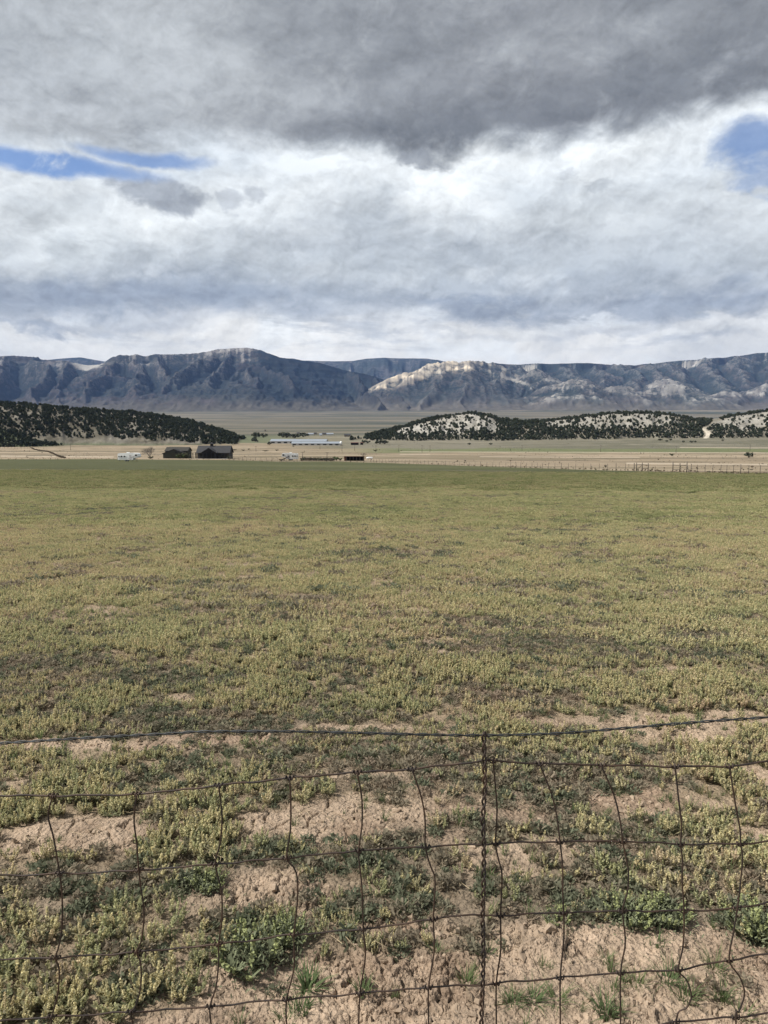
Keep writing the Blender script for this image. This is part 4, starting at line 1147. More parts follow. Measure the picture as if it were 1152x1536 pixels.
for k, (px, h, w, kd) in enumerate([(267, 2.3, .8, "green"), (271, 2.9, .7, "sage"), (275, 2.6, .9, "green"), (279.5, 3.3, .6, "sage"), (283, 2.4, .5, "sage"), (270, 1.0, 1.4, "jun"), (280, 1.2, 1.0, "jun")]):
    bush(px, 688.0, h, kd, "shrub growing against the right half of the olive green barn", w, "shrub", "shrubs against the olive barn")
bush(226, 688.2, 1.3, "jun", "low dark shrub in front of the leafless spreading tree", 1.6, "shrub")
bush(343, 688.6, 1.5, "jun", "low dark shrub at the right corner of the dark farmhouse", 1.0, "shrub")

# --- towed campers
def camper(px, row, L, H, label, rz, nose=1, door_dark=False):
    c = gpt(px, row); t = empty("travel_trailer", c, rz); tag(t, label, "trailer")
    z0 = .65
    # side profile: the raised front section overhangs the tow vehicle's bed; nose = +1 puts it at +x
    s = nose
    prof = [(-L/2, z0), (L*.22, z0), (L*.24, z0 + .75), (L*.46, z0 + .85), (L*.5, z0 + 1.25), (L*.47, H - .35), (L*.42, H - .06), (L*.18, H), (-L/2 + .15, H - .22), (-L/2, H - .5)]
    prof = [(s * a, z) for a, z in prof]
    b = MB(); b.prism(prof, 'y', -1.2, 1.2); part(b, "body", M_WHITE, t)
    for k, (x, w, h, z) in enumerate([(-L*.43, .5, .55, 1.9), (-L*.31, .75, .65, 1.9), (-L*.17, .75, .65, 1.9)]):
        win(t, s * x, -1.21, z, w, h, frame_mat=M_WHITE)
    win(t, s * L * .38, -1.21, 2.35, .8, .8, frame_mat=M_WHITE)
    sw = MB()
    sw.prism([(s * L * .02, 1.05), (s * L * .24, 1.55), (s * L * .44, 2.6), (s * L * .36, 2.62), (s * L * .18, 1.75), (s * -L * .02, 1.3)], 'y', -1.225, -1.21); part(sw, "swoosh", M_SWOOSH, t)
    d = MB(); d.box((s * L * .10, -1.22, 1.6), (.7, .05, 1.85)); dd = part(d, "door", M_SWOOSH, t)
    h = MB(); h.box((s * L * .10 + .26, -1.265, 1.5), (.08, .04, .16)); h.build("handle", M_BLACK, dd)
    ac = MB(); ac.box((s * -L * .05, 0, H + .08), (1.0, .8, .3)); part(ac, "roof_air_conditioner", M_WHITE, t)
    for x in (-L * .12, -L * .02):
        w = MB(); w.tube([(s * x, -1.18, .36), (s * x, -.92, .36)], .36, 14); o = part(w, "wheel", M_TIRE, t)
        w = MB(); w.tube([(s * x, -1.22, .36), (s * x, -1.18, .36)], .17, 10); w.build("rim", M_STEEL, o)
    for x in (-L * .42, L * .2, L*.4):
        j = MB(); j.box((s * x, -.9, .3), (.12, .12, .9 if x < L*.3 else 2.2)); part(j, "jack", M_POST, t)
    sk = MB(); sk.box((s * -L * .13, 0, .62), (L * .7, 2.3, .1)); part(sk, "chassis", M_POST, t)
    return t
camper(194.5, 692, 8.3, 3.25, "white travel trailer with dark windows parked at the field edge, left of the barn", R(-6), 1)
cmp2 = camper(435, 690.6, 7.2, 3.2, "white camper with dark steps leaning in front, parked right of the dark house", R(5), -1)
def steps():
    c = gpt(428, 691.6); t = empty("loading_ramp", c, R(8)); tag(t, "dark sloping ramp on posts leaning in front of the white camper", "ramp")
    for y in (-.5, .5):
        b = MB(); b.box((0, y, 1.15), (4.2, .16, .28), tilt=(R(-28), 'Y')); part(b, "rail", M_WALLD, t)
    b = MB(); b.box((0, 0, 1.1), (4.1, 1.0, .1), tilt=(R(-28), 'Y')); part(b, "deck", M_WALLD, t)
    for x, h in ((-.2, 1.2), (1.5, 2.0)):
        for y in (-.45, .45):
            p = MB(); p.box((x, y, h / 2 - .2), (.22, .16, h)); part(p, "post", M_WALLD, t)
steps()
b_ = bush(421, 691.2, .9, "dry", "low dry weeds at the left end of the white camper", 1.6, "shrub")

# --- rusty open shed with a tank beside it
def shed():
    c = gpt(531, 691.2); u = c.y / F; t = empty("shed", c, R(-3)); tag(t, "low rusty open-fronted shed at the far edge of the green field", "shed")
    W = 29 * u
    b = MB(); b.box((0, 3.0, .85), (W, .12, 2.0)); part(b, "back_wall", M_RUST, t)
    for x in (-W / 2, W / 2): b = MB(); b.box((x, 1.5, .8), (.12, 3.0, 1.9)); part(b, "side_wall", M_RUST, t)
    b = MB(); b.box((0, 1.4, 1.82), (W + .5, 3.9, .12), tilt=(R(-3), 'X')); part(b, "roof", M_RUST, t)
    b = MB(); b.box((-W * .46, -.2, .8), (W * .10, .1, 1.9)); part(b, "front_panel", M_RUST, t)
    for k in range(6):
        b = MB(); b.box((-W * .38 + k * W * .172, -.2, .8), (.16, .16, 1.9)); part(b, "post", M_WOOD, t)
    b = MB(); b.box((.2, 2.86, .8), (W - .5, .05, 1.8)); part(b, "shade_sheet", M_BLACK, t)  # black sheet standing in for the shade inside the open shed
shed()
def tank():
    c = gpt(554.5, 690.2); t = empty("gas_tank", c, R(15)); tag(t, "small white gas tank on legs beside the rusty open shed", "tank")
    b = MB(); L = 1.5
    b.tube([(-L, 0, .95), (-L + .1, 0, .95), (-L + .35, 0, .95), (L - .35, 0, .95), (L - .1, 0, .95), (L, 0, .95)], [.1, .36, .5, .5, .36, .1], 14); part(b, "vessel", M_WHITE, t)
    for x in (-.8, .8): b = MB(); b.box((x, 0, .2), (.2, .7, .7)); part(b, "leg", M_CONC, t)
tank()

# --- weeds, boards and shrubs between camper and shed
def brush_row():
    n = 150; r = np.random.default_rng(91)
    px_ = 450 + 52 * r.random(n); pts = [gpt(p, 690.6 + r.normal() * .5) for p in px_]
    instancer("tall_weeds", [tuple(p) for p in pts], r.uniform(.6, 1.5, n), r.uniform(0, 6, n), r.integers(0, 3, n), [BM["dry"], BM["sage"], bush_mesh(330, mat("dark_stalks", (.07, .06, .05)))], "row of tall dark weeds between the camper and the rusty shed")
brush_row()
def field_edge_weeds():
    n = 520; r = np.random.default_rng(93); px_ = r.uniform(-60, 1250, n)
    px_ = np.where(r.random(n) < .8, px_, 100 * np.round(px_ / 100) + r.normal(size=n) * 22)
    pts = [gpt(p, float(edge_row(p)) - .35 + r.normal() * .45) for p in px_]
    instancer("field_edge_weeds", [tuple(p) for p in pts], r.uniform(.12, .42, n), r.uniform(0, 6, n), r.integers(0, 3, n), [BM["dry"], bush_mesh(331, mat("straw_weeds", (.30, .245, .165))), bush_mesh(332, mat("pale_weeds", (.22, .20, .13)))], "ragged dry weeds along the far edge of the green field")
field_edge_weeds()
for k, (px, h, w) in enumerate([(499, 1.4, 1.3), (505, 1.8, 1.4), (510, 1.2, 1.5)]):
    bush(px, 690.8, h, "green", "bright green shrub at the left end of the rusty shed", w, "shrub", "green shrubs left of the rusty shed")

def flat_brush():
    r = np.random.default_rng(97); n = 12000
    D = np.sqrt(r.uniform(170 ** 2, 820 ** 2, n)); x = r.uniform(-.56, .60, n) * D; z = gz0(x, D)
    px_, row = pix(x, D, z); ok = (row < edge_row(px_) - 1.5) & ~((px_ < 560) & (row < 668))
    pts = np.c_[x, D, z][ok]
    k = fbm(pts[:, 0] / 34, pts[:, 1] / 60, 4, 181); keep = r.random(len(pts)) < sstep(k, .50, .66) * .55 + .03
    pts = pts[keep]; m = len(pts)
    instancer("low_brush", pts, r.uniform(.10, .40, m) * (1 + (r.random(m) < .05) * 1.2), r.uniform(0, 6, m), r.integers(0, 3, m), [BM["dry"], BM["sage"], bush_mesh(333, mat("grey_brush", (.17, .155, .12)))], "low grey and brown brush scattered over the straw flats and sage flats")
flat_brush()
# --- long white poultry barns
def long_barn(x0, x1, row, H, label, depth, doors):
    a, b_ = gpt(x0, row), gpt(x1, row); c = (a + b_) / 2; L = (b_ - a).length
    t = empty("long_barn", c, math.atan2(b_.y - a.y, b_.x - a.x)); tag(t, label, "barn")
    w = MB(); gable_walls(w, -L / 2, L / 2, 0, depth, H * .55, H, 'x'); part(w, "wall", M_TRIMW, t)
    r = MB(); gable_roof(r, -L / 2, L / 2, 0, depth, H * .55, H, .3, .12, 'x'); part(r, "roof", M_STEEL, t)
    for k in range(doors):
        d = MB(); d.box((-L / 2 + L * (k + .5) / doors, -.04, H * .26), (L / doors * .55, .06, H * .30)); part(d, "side_curtain", M_GLASS, t)
    for k in range(3):
        v = MB(); v.tube([(-L / 2 + L * (k + .7) / 4, depth / 2, H), (-L / 2 + L * (k + .7) / 4, depth / 2, H + .7)], .35, 8); part(v, "roof_vent", M_STEEL, t)
gq = gpt(450, 668)
long_barn(405, 489, 665.4, 4.4, "longer white barn with metal roof, behind the other long barn", 14, 9)
long_barn(437, 510, 668.2, 3.6, "front long white barn with pale metal roof and low walls", 12, 8)
def silo():
    c = gpt(511.5, 668.4); t = empty("feed_bin", c); tag(t, "white feed bin at the right end of the front long barn", "bin")
    b = MB(); b.tube([(0, 0, 1.0), (0, 0, 1.9), (0, 0, 3.4), (0, 0, 4.3)], [.4, 1.2, 1.2, .3], 14); part(b, "hopper", M_WHITE, t)
    for x, y in ((-.9, -.9), (.9, -.9), (.9, .9), (-.9, .9)): p = MB(); p.box((x, y, .7), (.12, .12, 1.9)); part(p, "leg", M_STEEL, t)
silo()
def low_shed(px, row, w, label):
    c = gpt(px, row); t = empty("shed", c); tag(t, label, "shed")
    b = MB(); b.box((0, 2, 1.0), (w, 4, 2.4)); part(b, "wall", M_WALLD, t)
    b = MB(); b.box((0, 1.9, 2.3), (w + .6, 4.8, .16), tilt=(R(5), 'X')); part(b, "roof", M_RUST, t)
    b = MB(); b.box((w * .1, -.05, .85), (w * .6, .06, 1.6)); part(b, "opening", M_BLACK, t)
low_shed(532, 667.5, 7.5, "dark low shed right of the long white barns, wider of the two")
low_shed(542.5, 667.3, 2.6, "tiny dark shed just right of the wider dark low shed")

# --- farms and the town far out on the plain
FAR = [(446, 651.5, 8, 0), (452, 652.5, 10, 1), (466, 653, 18, 0), (472, 652, 10, 0), (487, 652.5, 16, 1), (495, 653, 22, 0), (521, 655.2, 18, 1), (398, 647, 8, 0), (481, 654, 8, 1), (459, 654.2, 9, 0)]
M_FARW = mat("far_white_paint", (.62, .62, .60), scale=.2, var=.04); M_FART = mat("far_tan_paint", (.34, .30, .25), scale=.2, var=.05)
def far_house(px, row, w, k, label, group, h=4.5):
    c = gpt(px, row); t = empty("house", c, random.uniform(-.3, .3)); tag(t, label, "house", group)
    b = MB(); gable_walls(b, -w / 2, w / 2, 0, 9, h * .6, h, 'x'); part(b, "wall", (M_FARW, M_FART)[k % 2], t)
    r = MB(); gable_roof(r, -w / 2, w / 2, 0, 9, h * .6, h, .4, .2, 'x'); part(r, "roof", (M_STEEL, M_ROOFG)[(k // 2 + k) % 2], t)
for i, (px, row, w, k) in enumerate(FAR): far_house(px, row, w * .45, (1, 1, 0)[i % 3], "tiny pale farm building on the plain beyond the long barns", "farm buildings beyond the long barns", 3.4)
r_ = random.Random(4)
for i in range(26):
    px = r_.choice([r_.uniform(1040, 1075), r_.uniform(1060, 1100), r_.uniform(1085, 1152), r_.uniform(1120, 1180)])
    row = 612.6 + r_.uniform(-.9, .9) + (px - 1040) * .006
    far_house(px, row + .6, r_.uniform(18, 45), r_.choice([0, 0, 1]), "tiny white building of the distant town at the foot of the mesa", "buildings of the distant town", r_.uniform(7, 12))
for px, row, w in [(790, 609.8, 40), (800, 610, 60), (817, 610.6, 50), (826, 610.4, 36)]:
    far_house(px, row + .8, w, 0, "pale distant works building on the clay flat below the shale hills", "pale works buildings on the clay flat", 12)

# ------------------------------------------------------------------ posts, rails and poles
def post_fence(name, pts, step, h, label, wires=3, thick=.065, wood_every=7, rails=None, r=random.Random(3)):
    """pts: photo places of the fence foot"""
    G = [gpt(*p) for p in pts]
    t = empty(name, G[0]); tag(t, label, "fence"); o0 = G[0]
    places = []; carry = 0
    for a, b in zip(G[:-1], G[1:]):
        L = (b - a).length; s = carry
        while s < L:
            q = a + (b - a) * (s / L); q.z = float(gz0(np.array([q.x]), np.array([q.y]))[0]); places.append(q); s += step * r.uniform(.93, 1.07)
        carry = s - L
    me = {}
    for i, q in enumerate(places[:100]):
        wood = i % wood_every == 0
        k = 'w' if wood else 's'
        if k not in me:
            b = MB(); b.tube([(0, 0, -.4), (0, 0, h * (1.08 if wood else 1))], thick * (.95 if wood else .5), 6); me[k] = b.mesh("post", M_WOOD if wood else M_POST)
        o = link_mesh("post", me[k], t); o.location = q - o0; o.rotation_euler = (r.gauss(0, .03), r.gauss(0, .03), 0)
    for w in range(wires):
        b = MB(); zz = h * (.25 + .7 * w / max(1, wires - 1))
        b.tube([q - o0 + Vector((0, 0, zz)) for q in places], .012 if rails is None else rails, 4, 0, False)
        part(b, "rail" if rails else "wire", M_POST if rails is None else M_WOOD, t)
    return t
post_fence("wire_fence", [(556, 693.2), (620, 696.3), (690, 699.3), (760, 701.6), (840, 704.4), (905, 706), (948, 707)], 3.1, 1.45, "long wire fence with thin posts along the far right edge of the green field", 4)
post_fence("wire_fence", [(1036, 708.6), (1080, 710.2), (1121, 712.2), (1200, 715), (1270, 718)], 3.0, 1.4, "short run of wire fence right of the wooden gateway, nearest the field", 4)
post_fence("wire_fence", [(975, 686.4), (1060, 687.6), (1152, 688.8), (1230, 690)], 6.0, 1.3, "faint wire fence crossing the straw flat behind the round dark bush", 2, .1)
post_fence("wire_fence", [(455, 690.0), (512, 690.3)], 3.2, 1.4, "wire fence through the tall weeds beside the rusty shed", 3)
post_fence("rail_fence", [(345, 689.2), (380, 690.0), (418, 690.4)], 3.0, 1.2, "low rail fence between the dark farmhouse and the white camper", 2, .1, 3, .05)
post_fence("wire_fence", [(-30, 672.5), (8, 672.6), (44, 673)], 5.0, 1.5, "faint fence across the top of the straw field, far left", 2, .1)
def gateway(places, hs, label, braces):
    G = [gpt(*p) for p in places]; t = empty("gateway", G[0]); tag(t, label, "gate"); o0 = G[0]
    for q, h in zip(G, hs):
        b = MB(); b.tube([(0, 0, -.4), (0, 0, h * .5), (0, 0, h)], [.10, .095, .09], 7); o = part(b, "post", M_WOOD, t); o.location = q - o0
    for (i, zi, j, zj) in braces:
        b = MB(); b.tube([G[i] - o0 + Vector((0, 0, zi)), G[j] - o0 + Vector((0, 0, zj))], .055, 6); part(b, "brace", M_WOOD, t)
gateway([(951, 706.6), (954.5, 706.8), (963, 706.9), (972, 706.6)], [1.6, 1.7, 1.7, 1.6], "wooden brace gateway of four posts at the end of the long wire fence", [(1, 1.3, 2, 1.3), (2, 1.3, 3, 1.2), (1, .3, 2, 1.2), (2, .5, 3, .5)])
gateway([(1009, 707.6), (1019.5, 708), (1030, 708.8), (1033, 709)], [1.9, 1.6, 1.9, .6], "wooden brace corner with a leaning post right of the four-post gateway", [(0, 1.3, 1, 1.2), (1, 1.2, 2, 1.3), (0, .4, 1, .4), (2, 1.7, 3, .1)])
def pole(px, row, top, label, group="utility poles along the valley road"):
    c = gpt(px, row); h = (row - top) * c.y / F
    t = empty("utility_pole", c); tag(t, label, "pole", group)
    b = MB(); b.tube([(0, 0, -.5), (0, 0, h)], [.16, .11], 7); part(b, "shaft", M_WOOD, t)
    b = MB(); b.box((0, 0, h - .35), (1.9, .1, .12)); k = part(b, "crossarm", M_WOOD, t)
    for x in (-.8, 0, .8): q = MB(); q.tube([(x, 0, h - .3), (x, 0, h - .1)], .05, 6); q.build("insulator", M_TRIMW, k)
pole(106, 675.5, 666, "wooden utility pole alone on the straw field, far left", None)
pole(454, 690.2, 677.5, "wooden utility pole just right of the white camper", None)
pole(490.5, 686.5, 678, "wooden utility pole among the tall weeds left of the rusty shed", None)
for px, row, top in [(384, 677.5, 669), (480, 674, 665.5), (513, 677, 667), (532, 676, 667), (564, 677.5, 668), (598, 677.5, 668), (633, 678, 667.5), (645, 678, 668), (783, 676, 667.5), (901, 678, 667.5), (1014, 679.5, 668.5), (1125, 676, 667)]:
    pole(px, row, top, "thin wooden utility pole along the road across the valley flat")
# ------------------------------------------------------------------ plants of the field
def veg_material(name, cols, rough=.85, trans=.42):
    """cols: (fresh, yellow, dry); which one shows drifts from place to place"""
    m = bpy.data.materials.new(name); m.use_nodes = True
    t = NT(m.node_tree); b = t.n['Principled BSDF']
    oi = t.node('ShaderNodeObjectInfo'); pos = oi.outputs['Location']
    gp = t.node('ShaderNodeNewGeometry').outputs['Position']
    big = t.noise(pos, .22, 4, .6); mid = t.noise(pos, 1.1, 4, .6); fine = t.noise(gp, 60, 2, .5)
    k = t.add(t.mad(big, .7, t.mul(mid, .5)), t.mad(oi.outputs['Random'], .40, -.30))
    c = t.mix(t.ss(k, .36, .52), cols[0], cols[1]); c = t.mix(t.ss(k, .58, .76), c, cols[2])
    vm = t.node('ShaderNodeVectorMath', operation='SCALE'); t.put(vm.inputs[0], c); t.put(vm.inputs['Scale'], t.lerp(fine, .3, .7, .72, 1.25))
    t.put(b.inputs['Base Color'], vm.outputs[0]); b.inputs['Roughness'].default_value = rough; b.inputs['Specular IOR Level'].default_value = .12
    if trans:
        tr = t.node('ShaderNodeBsdfTranslucent'); t.put(tr.inputs[0], vm.outputs[0])
        mx = t.node('ShaderNodeMixShader'); mx.inputs[0].default_value = trans
        o = t.n['Material Output']
        t.l.new(b.outputs[0], mx.inputs[1]); t.l.new(tr.outputs[0], mx.inputs[2]); t.l.new(mx.outputs[0], o.inputs[0])
    return m
M_POD = veg_material("peppergrass_pods", ((.49, .485, .27), (.67, .60, .355), (.62, .50, .34)))
M_LEAF = veg_material("peppergrass_leaves", ((.235, .245, .145), (.33, .305, .185), (.39, .315, .22)))
M_WEED = veg_material("low_weed_leaves", ((.165, .18, .12), (.26, .225, .165), (.31, .245, .185)))
M_BLADE = veg_material("grass_blades", ((.12, .165, .075), (.14, .18, .08), (.24, .23, .12)))
M_STRAW = veg_material("dry_straw", ((.42, .35, .235), (.48, .40, .28), (.36, .29, .20)), trans=0)

def rand_unit(r, n):
    u = r.normal(size=(n, 3)); return u / np.linalg.norm(u, axis=1)[:, None]
def spike(b, base, top, r, n_pod, pod, rad, leaves=8, stem=True):
    """one stem: fluffy column of round pods above, narrow leaves below"""
    base = np.array(base); top = np.array(top); ax = top - base; L = np.linalg.norm(ax)
    if stem:
        w = .0011
        for sv in (np.array([w, 0, 0]), np.array([0, w, 0])):
            b.face([base - sv, base + sv, top + sv * .6, top - sv * .6], 1)
    t = .42 + .58 * r.random(n_pod) ** .8
    prof = rad * np.sqrt(np.clip((1.02 - t) / .6, 0.06, 1)) * (.55 + .45 * np.clip((t - .42) / .2, 0, 1))
    an = r.random(n_pod) * 6.283
    C = base + ax * t[:, None] + np.c_[np.cos(an), np.sin(an), np.zeros(n_pod)] * (prof * np.sqrt(r.random(n_pod)))[:, None]
    A = rand_unit(r, n_pod); B = np.cross(A, rand_unit(r, n_pod)); B /= np.linalg.norm(B, axis=1)[:, None]
    sz = pod * (.7 + .6 * r.random(n_pod))[:, None]
    b.quads(C, A * sz, B * sz, 0)
    if leaves:
        t = .08 + .5 * r.random(leaves); an = r.random(leaves) * 6.283
        out = np.c_[np.cos(an), np.sin(an), .5 + .7 * r.random(leaves)]; out /= np.linalg.norm(out, axis=1)[:, None]
        ln = L * (.10 + .12 * r.random(leaves))[:, None]
        side = np.cross(out, np.array([0, 0, 1.])); side /= np.linalg.norm(side, axis=1)[:, None]
        b.quads(base + ax * t[:, None] + out * ln, out * ln, side * (.0025 + .002 * r.random(leaves))[:, None], 1)
def pepper_mesh(seed, stems, n_pod, pod, H=.095, spread=.035, leaves=8, rad=.0095):
    r = np.random.default_rng(seed); b = MB()
    for k in range(stems):
        an = r.random() * 6.28; q = spread * math.sqrt(r.random()); h = H * (.6 + .55 * r.random())
        lean = spread * (.1 + .5 * r.random())
        spike(b, (q * .6 * math.cos(an), q * .6 * math.sin(an), -.008), ((q + lean * .5) * math.cos(an), (q + lean * .5) * math.sin(an), h), r, n_pod, pod, rad * (.8 + .4 * r.random()), leaves)
    return b.mesh("peppergrass", [M_POD, M_LEAF])
def weed_mesh(seed, n, R_, H, size):
    r = np.random.default_rng(seed); b = MB()
    C = np.c_[r.normal(size=n) * R_ * .5, r.normal(size=n) * R_ * .5, np.zeros(n)]
    q = np.hypot(C[:, 0], C[:, 1]) / R_
    C[:, 2] = H * np.clip(1 - q * q, .08, 1) * r.random(n) ** .6
    an = r.random(n) * 6.283; out = np.c_[np.cos(an), np.sin(an), .3 + .9 * r.random(n)]; out /= np.linalg.norm(out, axis=1)[:, None]
    side = np.cross(out, rand_unit(r, n)); side /= np.linalg.norm(side, axis=1)[:, None]
    ln = size * (.7 + .8 * r.random(n))[:, None]
    b.quads(C + out * ln, out * ln, side * ln * (.28 + .2 * r.random(n))[:, None], 0)
    return b.mesh("low_weed", [M_WEED])
def blade(b, r, p, h, lean, w, an, mi=0, segs=3):
    d = np.array([math.cos(an), math.sin(an), 0]); s = np.array([-math.sin(an), math.cos(an), 0]) * w
    prev = None
    for i in range(segs + 1):
        t = i / segs; c = np.array(p) + d * lean * t * t + np.array([0, 0, h * (t - .25 * t * t * min(1, lean / max(h, 1e-4)))]); ww = s * (1 - t * .92)
        if prev is not None: b.face([prev[0] - prev[1], prev[0] + prev[1], c + ww, c - ww], mi)
        prev = (c, ww)
def tuft_mesh(seed, n, R_, H, w, mats, lean=.7):
    r = np.random.default_rng(seed); b = MB()
    for i in range(n):
        a = r.random() * 6.28; q = R_ * .35 * math.sqrt(r.random())
        blade(b, r, (q * math.cos(a), q * math.sin(a), -.006), H * (.55 + .6 * r.random()), H * lean * (.2 + r.random()), w * (.7 + .6 * r.random()), a + r.normal() * .5)
    return b.mesh("grass_tuft", mats)
def straw_mesh(seed, n, R_, standing):
    r = np.random.default_rng(seed); b = MB()
    for i in range(n):
        x, y = r.normal(size=2) * R_ * .5
        if standing:
            h = .07 + .08 * r.random(); blade(b, r, (x, y, 0), h, .04 * r.random(), .0009, r.random() * 6.28)
        else:
            a = r.random() * 6.28; L = .012 + .035 * r.random(); dz = r.normal() * .006
            d = np.array([math.cos(a) * L, math.sin(a) * L, dz]); s = np.array([-math.sin(a), math.cos(a), 0]) * .0011
            c = np.array([x, y, .010 + .006 * r.random()])
            b.face([c - d - s, c - d + s, c + d + s * .6, c + d - s * .6], 0); u = np.array([0, 0, .0012]); b.face([c - d - u, c - d + u, c + d + u, c + d - u], 0)
    return b.mesh("straw", [M_STRAW])
# carpets of many plants for farther off
def patch_mesh(seed, W, n, H, hw, weeds=.15):
    r = np.random.default_rng(seed); b = MB()
    for i in range(n):
        x, y = (r.random(2) - .5) * W; h = H * (.55 + .6 * r.random())
        C = np.array([x, y, 0.0])
        k = 5
        tz = np.array([.25, .5, .68, .84, .96]) * h
        P_ = C + np.c_[r.normal(size=k) * hw * .5, r.normal(size=k) * hw * .5, tz]
        an = r.random(k) * 3.14159
        U = np.c_[np.cos(an), np.sin(an), r.normal(size=k) * .3] * (hw * np.array([.5, .8, 1, .85, .5]))[:, None]
        Wv = np.c_[r.normal(size=(k, 2)) * .3, np.ones(k)] * (h * .15)
        b.quads(P_[2:], U[2:], Wv[2:], 0); b.quads(P_[:2], U[:2], Wv[:2] * 1.5, 1)
    return b.mesh("peppergrass_patch", [M_POD, M_LEAF])

HALF = .64
def spread_pts(n, y0, y1, half=HALF):
    """even cover of a widening strip between two distances"""
    m = 1.3                                             # extra metres at both sides
    area0 = half * (y1 * y1 - y0 * y0); n = int(n * (area0 + 2 * m * (y1 - y0)) / (area0 + 1.0 * (y1 - y0)))
    Y = np.linspace(y0, y1, 2000); cdf = half * (Y * Y - y0 * y0) / 2 + m * (Y - y0)
    y = np.interp(rng.random(n) * cdf[-1], cdf, Y); x = rng.uniform(-1, 1, n) * (half * y + m)
    return x, y
def place(name, n, y0, y1, keepf, scl, sources, label, sink=.0, tilt=.07, zoff=0):
    x, y = spread_pts(n, y0, y1)
    k = rng.random(len(x)) < keepf(x, y)
    x, y = x[k], y[k]; m = len(x)
    z = gz(x, y) - sink
    s = scl(x, y, m)
    return instancer(name, np.c_[x, y, z], s, rng.uniform(0, 6.283, m), rng.integers(0, len(sources), m), sources, label, tilt=rng.normal(size=(m, 2)) * tilt)
def height_drift(x, y): return .42 + 1.0 * fbm(x * .9, y * .9, 3, 201)
near_src = [pepper_mesh(400 + i, 4 + i % 4, 34, .0024, H=.064, spread=.040, leaves=6, rad=.0075) for i in range(6)]
mid_src = [pepper_mesh(420 + i, 6 + i % 3, 18, .0034, H=.062, spread=.078, leaves=4, rad=.0082) for i in range(5)]
M_POD_NEAR, M_LEAF_NEAR = M_POD, M_LEAF
M_POD = veg_material("mid_field_tops", ((.36, .375, .185), (.51, .48, .26), (.52, .43, .27)))
M_LEAF = veg_material("mid_field_leaves", ((.185, .205, .105), (.26, .25, .14), (.30, .25, .17)))
p1 = [patch_mesh(440 + i, .46, 60, .066, .0082) for i in range(5)]
M_POD = veg_material("far_field_tops", ((.27, .29, .135), (.375, .36, .185), (.40, .345, .205)))
M_LEAF = veg_material("far_field_leaves", ((.145, .16, .08), (.205, .20, .105), (.24, .205, .125)))
p2 = [patch_mesh(450 + i, 1.2, 110, .10, .018) for i in range(4)]
M_POD, M_LEAF = M_POD_NEAR, M_LEAF_NEAR
grow = lambda x, y: np.clip(1 - soil_mask(x, y) * 1.25, 0, 1)
def yellow(x, y): return grow(x, y) * (1 - .90 * dark_mask(x, y)) * (.22 + .78 * sstep(fbm(x * 2.6, y * 2.6, 4, 210), .34, .54))
place("peppergrass_near", 15500, 1.7, 6.5, yellow, lambda x, y, m: height_drift(x, y) * rng.uniform(.62, 1.15, m), near_src, "yellow-green peppergrass plants growing thickly on the near soil")
place("peppergrass_middle", 60000, 6.5, 20, lambda x, y: np.clip(yellow(x, y) * 1.1, 0, 1), lambda x, y, m: height_drift(x, y) * rng.uniform(.75, 1.3, m), mid_src, "yellow-green peppergrass plants across the middle of the field")
place("peppergrass_field", 44000, 19, 64, lambda x, y: np.clip(.2 + yellow(x, y), 0, 1) * sstep(y, 66, 40), lambda x, y, m: height_drift(x / 2, y / 2) * rng.uniform(.8, 1.3, m), p1, "yellow-green plants in the wide part of the field")
place("peppergrass_far_field", 38000, 38, 132, lambda x, y: (.35 + .65 * (1 - dark_mask(x, y))) * sstep(y, 132, 70) * sstep(y, 38, 60), lambda x, y, m: rng.uniform(.7, 1.2, m), p2, "green plants toward the far part of the field")
weed_src = [weed_mesh(500 + i, 90, .045, .035, .0075) for i in range(5)]
weed_far = [weed_mesh(510 + i, 90, .16, .05, .016) for i in range(4)]
def weedy(x, y): return np.clip(grow(x, y) * (.30 + .8 * dark_mask(x, y)) + .05 * sstep(fbm(x * 3, y * 3, 3, 211), .5, .6), 0, 1)
place("low_weeds_near", 15000, 1.7, 8, weedy, lambda x, y, m: rng.uniform(.5, 1.25, m), weed_src, "low grey-green weeds hugging the soil between the taller plants", sink=.004)
place("low_weeds_field", 22000, 8, 42, weedy, lambda x, y, m: rng.uniform(.6, 1.3, m), weed_far, "low dark weeds in patches across the field", sink=.008)
grass_src = [tuft_mesh(520 + i, 26, .05, .065, .0016, [M_BLADE]) for i in range(4)]
def dryweed_mesh(seed, n, R_, H):
    r = np.random.default_rng(seed); b = MB()
    for i in range(n):
        a = r.random() * 6.28; q = R_ * .6 * math.sqrt(r.random())
        blade(b, r, (q * math.cos(a), q * math.sin(a), -.004), H * (.4 + .8 * r.random()), H * (.3 + 1.1 * r.random()), .0011 * R_ / .04, r.random() * 6.28, 0, 2)
    return b.mesh("dry_weed", [M_DEAD])
M_DEAD = veg_material("dead_weeds", ((.30, .235, .165), (.38, .305, .215), (.24, .18, .13)), trans=.2)
place("dry_weeds_near", 11000, 1.7, 8, lambda x, y: np.clip((1 - .97 * soil_mask(x, y)) * (.25 + .9 * sstep(fbm(x * 1.3 + 7, y * 1.3, 4, 214), .42, .60)), 0, 1), lambda x, y, m: rng.uniform(.5, 1.4, m), [dryweed_mesh(550 + i, 34, .045, .030) for i in range(4)], "short dead brown weeds between the green plants near the fence")
place("dry_weeds_field", 22000, 8, 45, lambda x, y: np.clip((1 - .75 * soil_mask(x, y)) * (.2 + .7 * dark_mask(x, y) + .5 * sstep(fbm(x * .8 + 7, y * .8, 4, 214), .48, .62)), 0, 1), lambda x, y, m: rng.uniform(.6, 1.4, m), [dryweed_mesh(560 + i, 46, .14, .045) for i in range(4)], "short dead brown weeds in patches across the field")
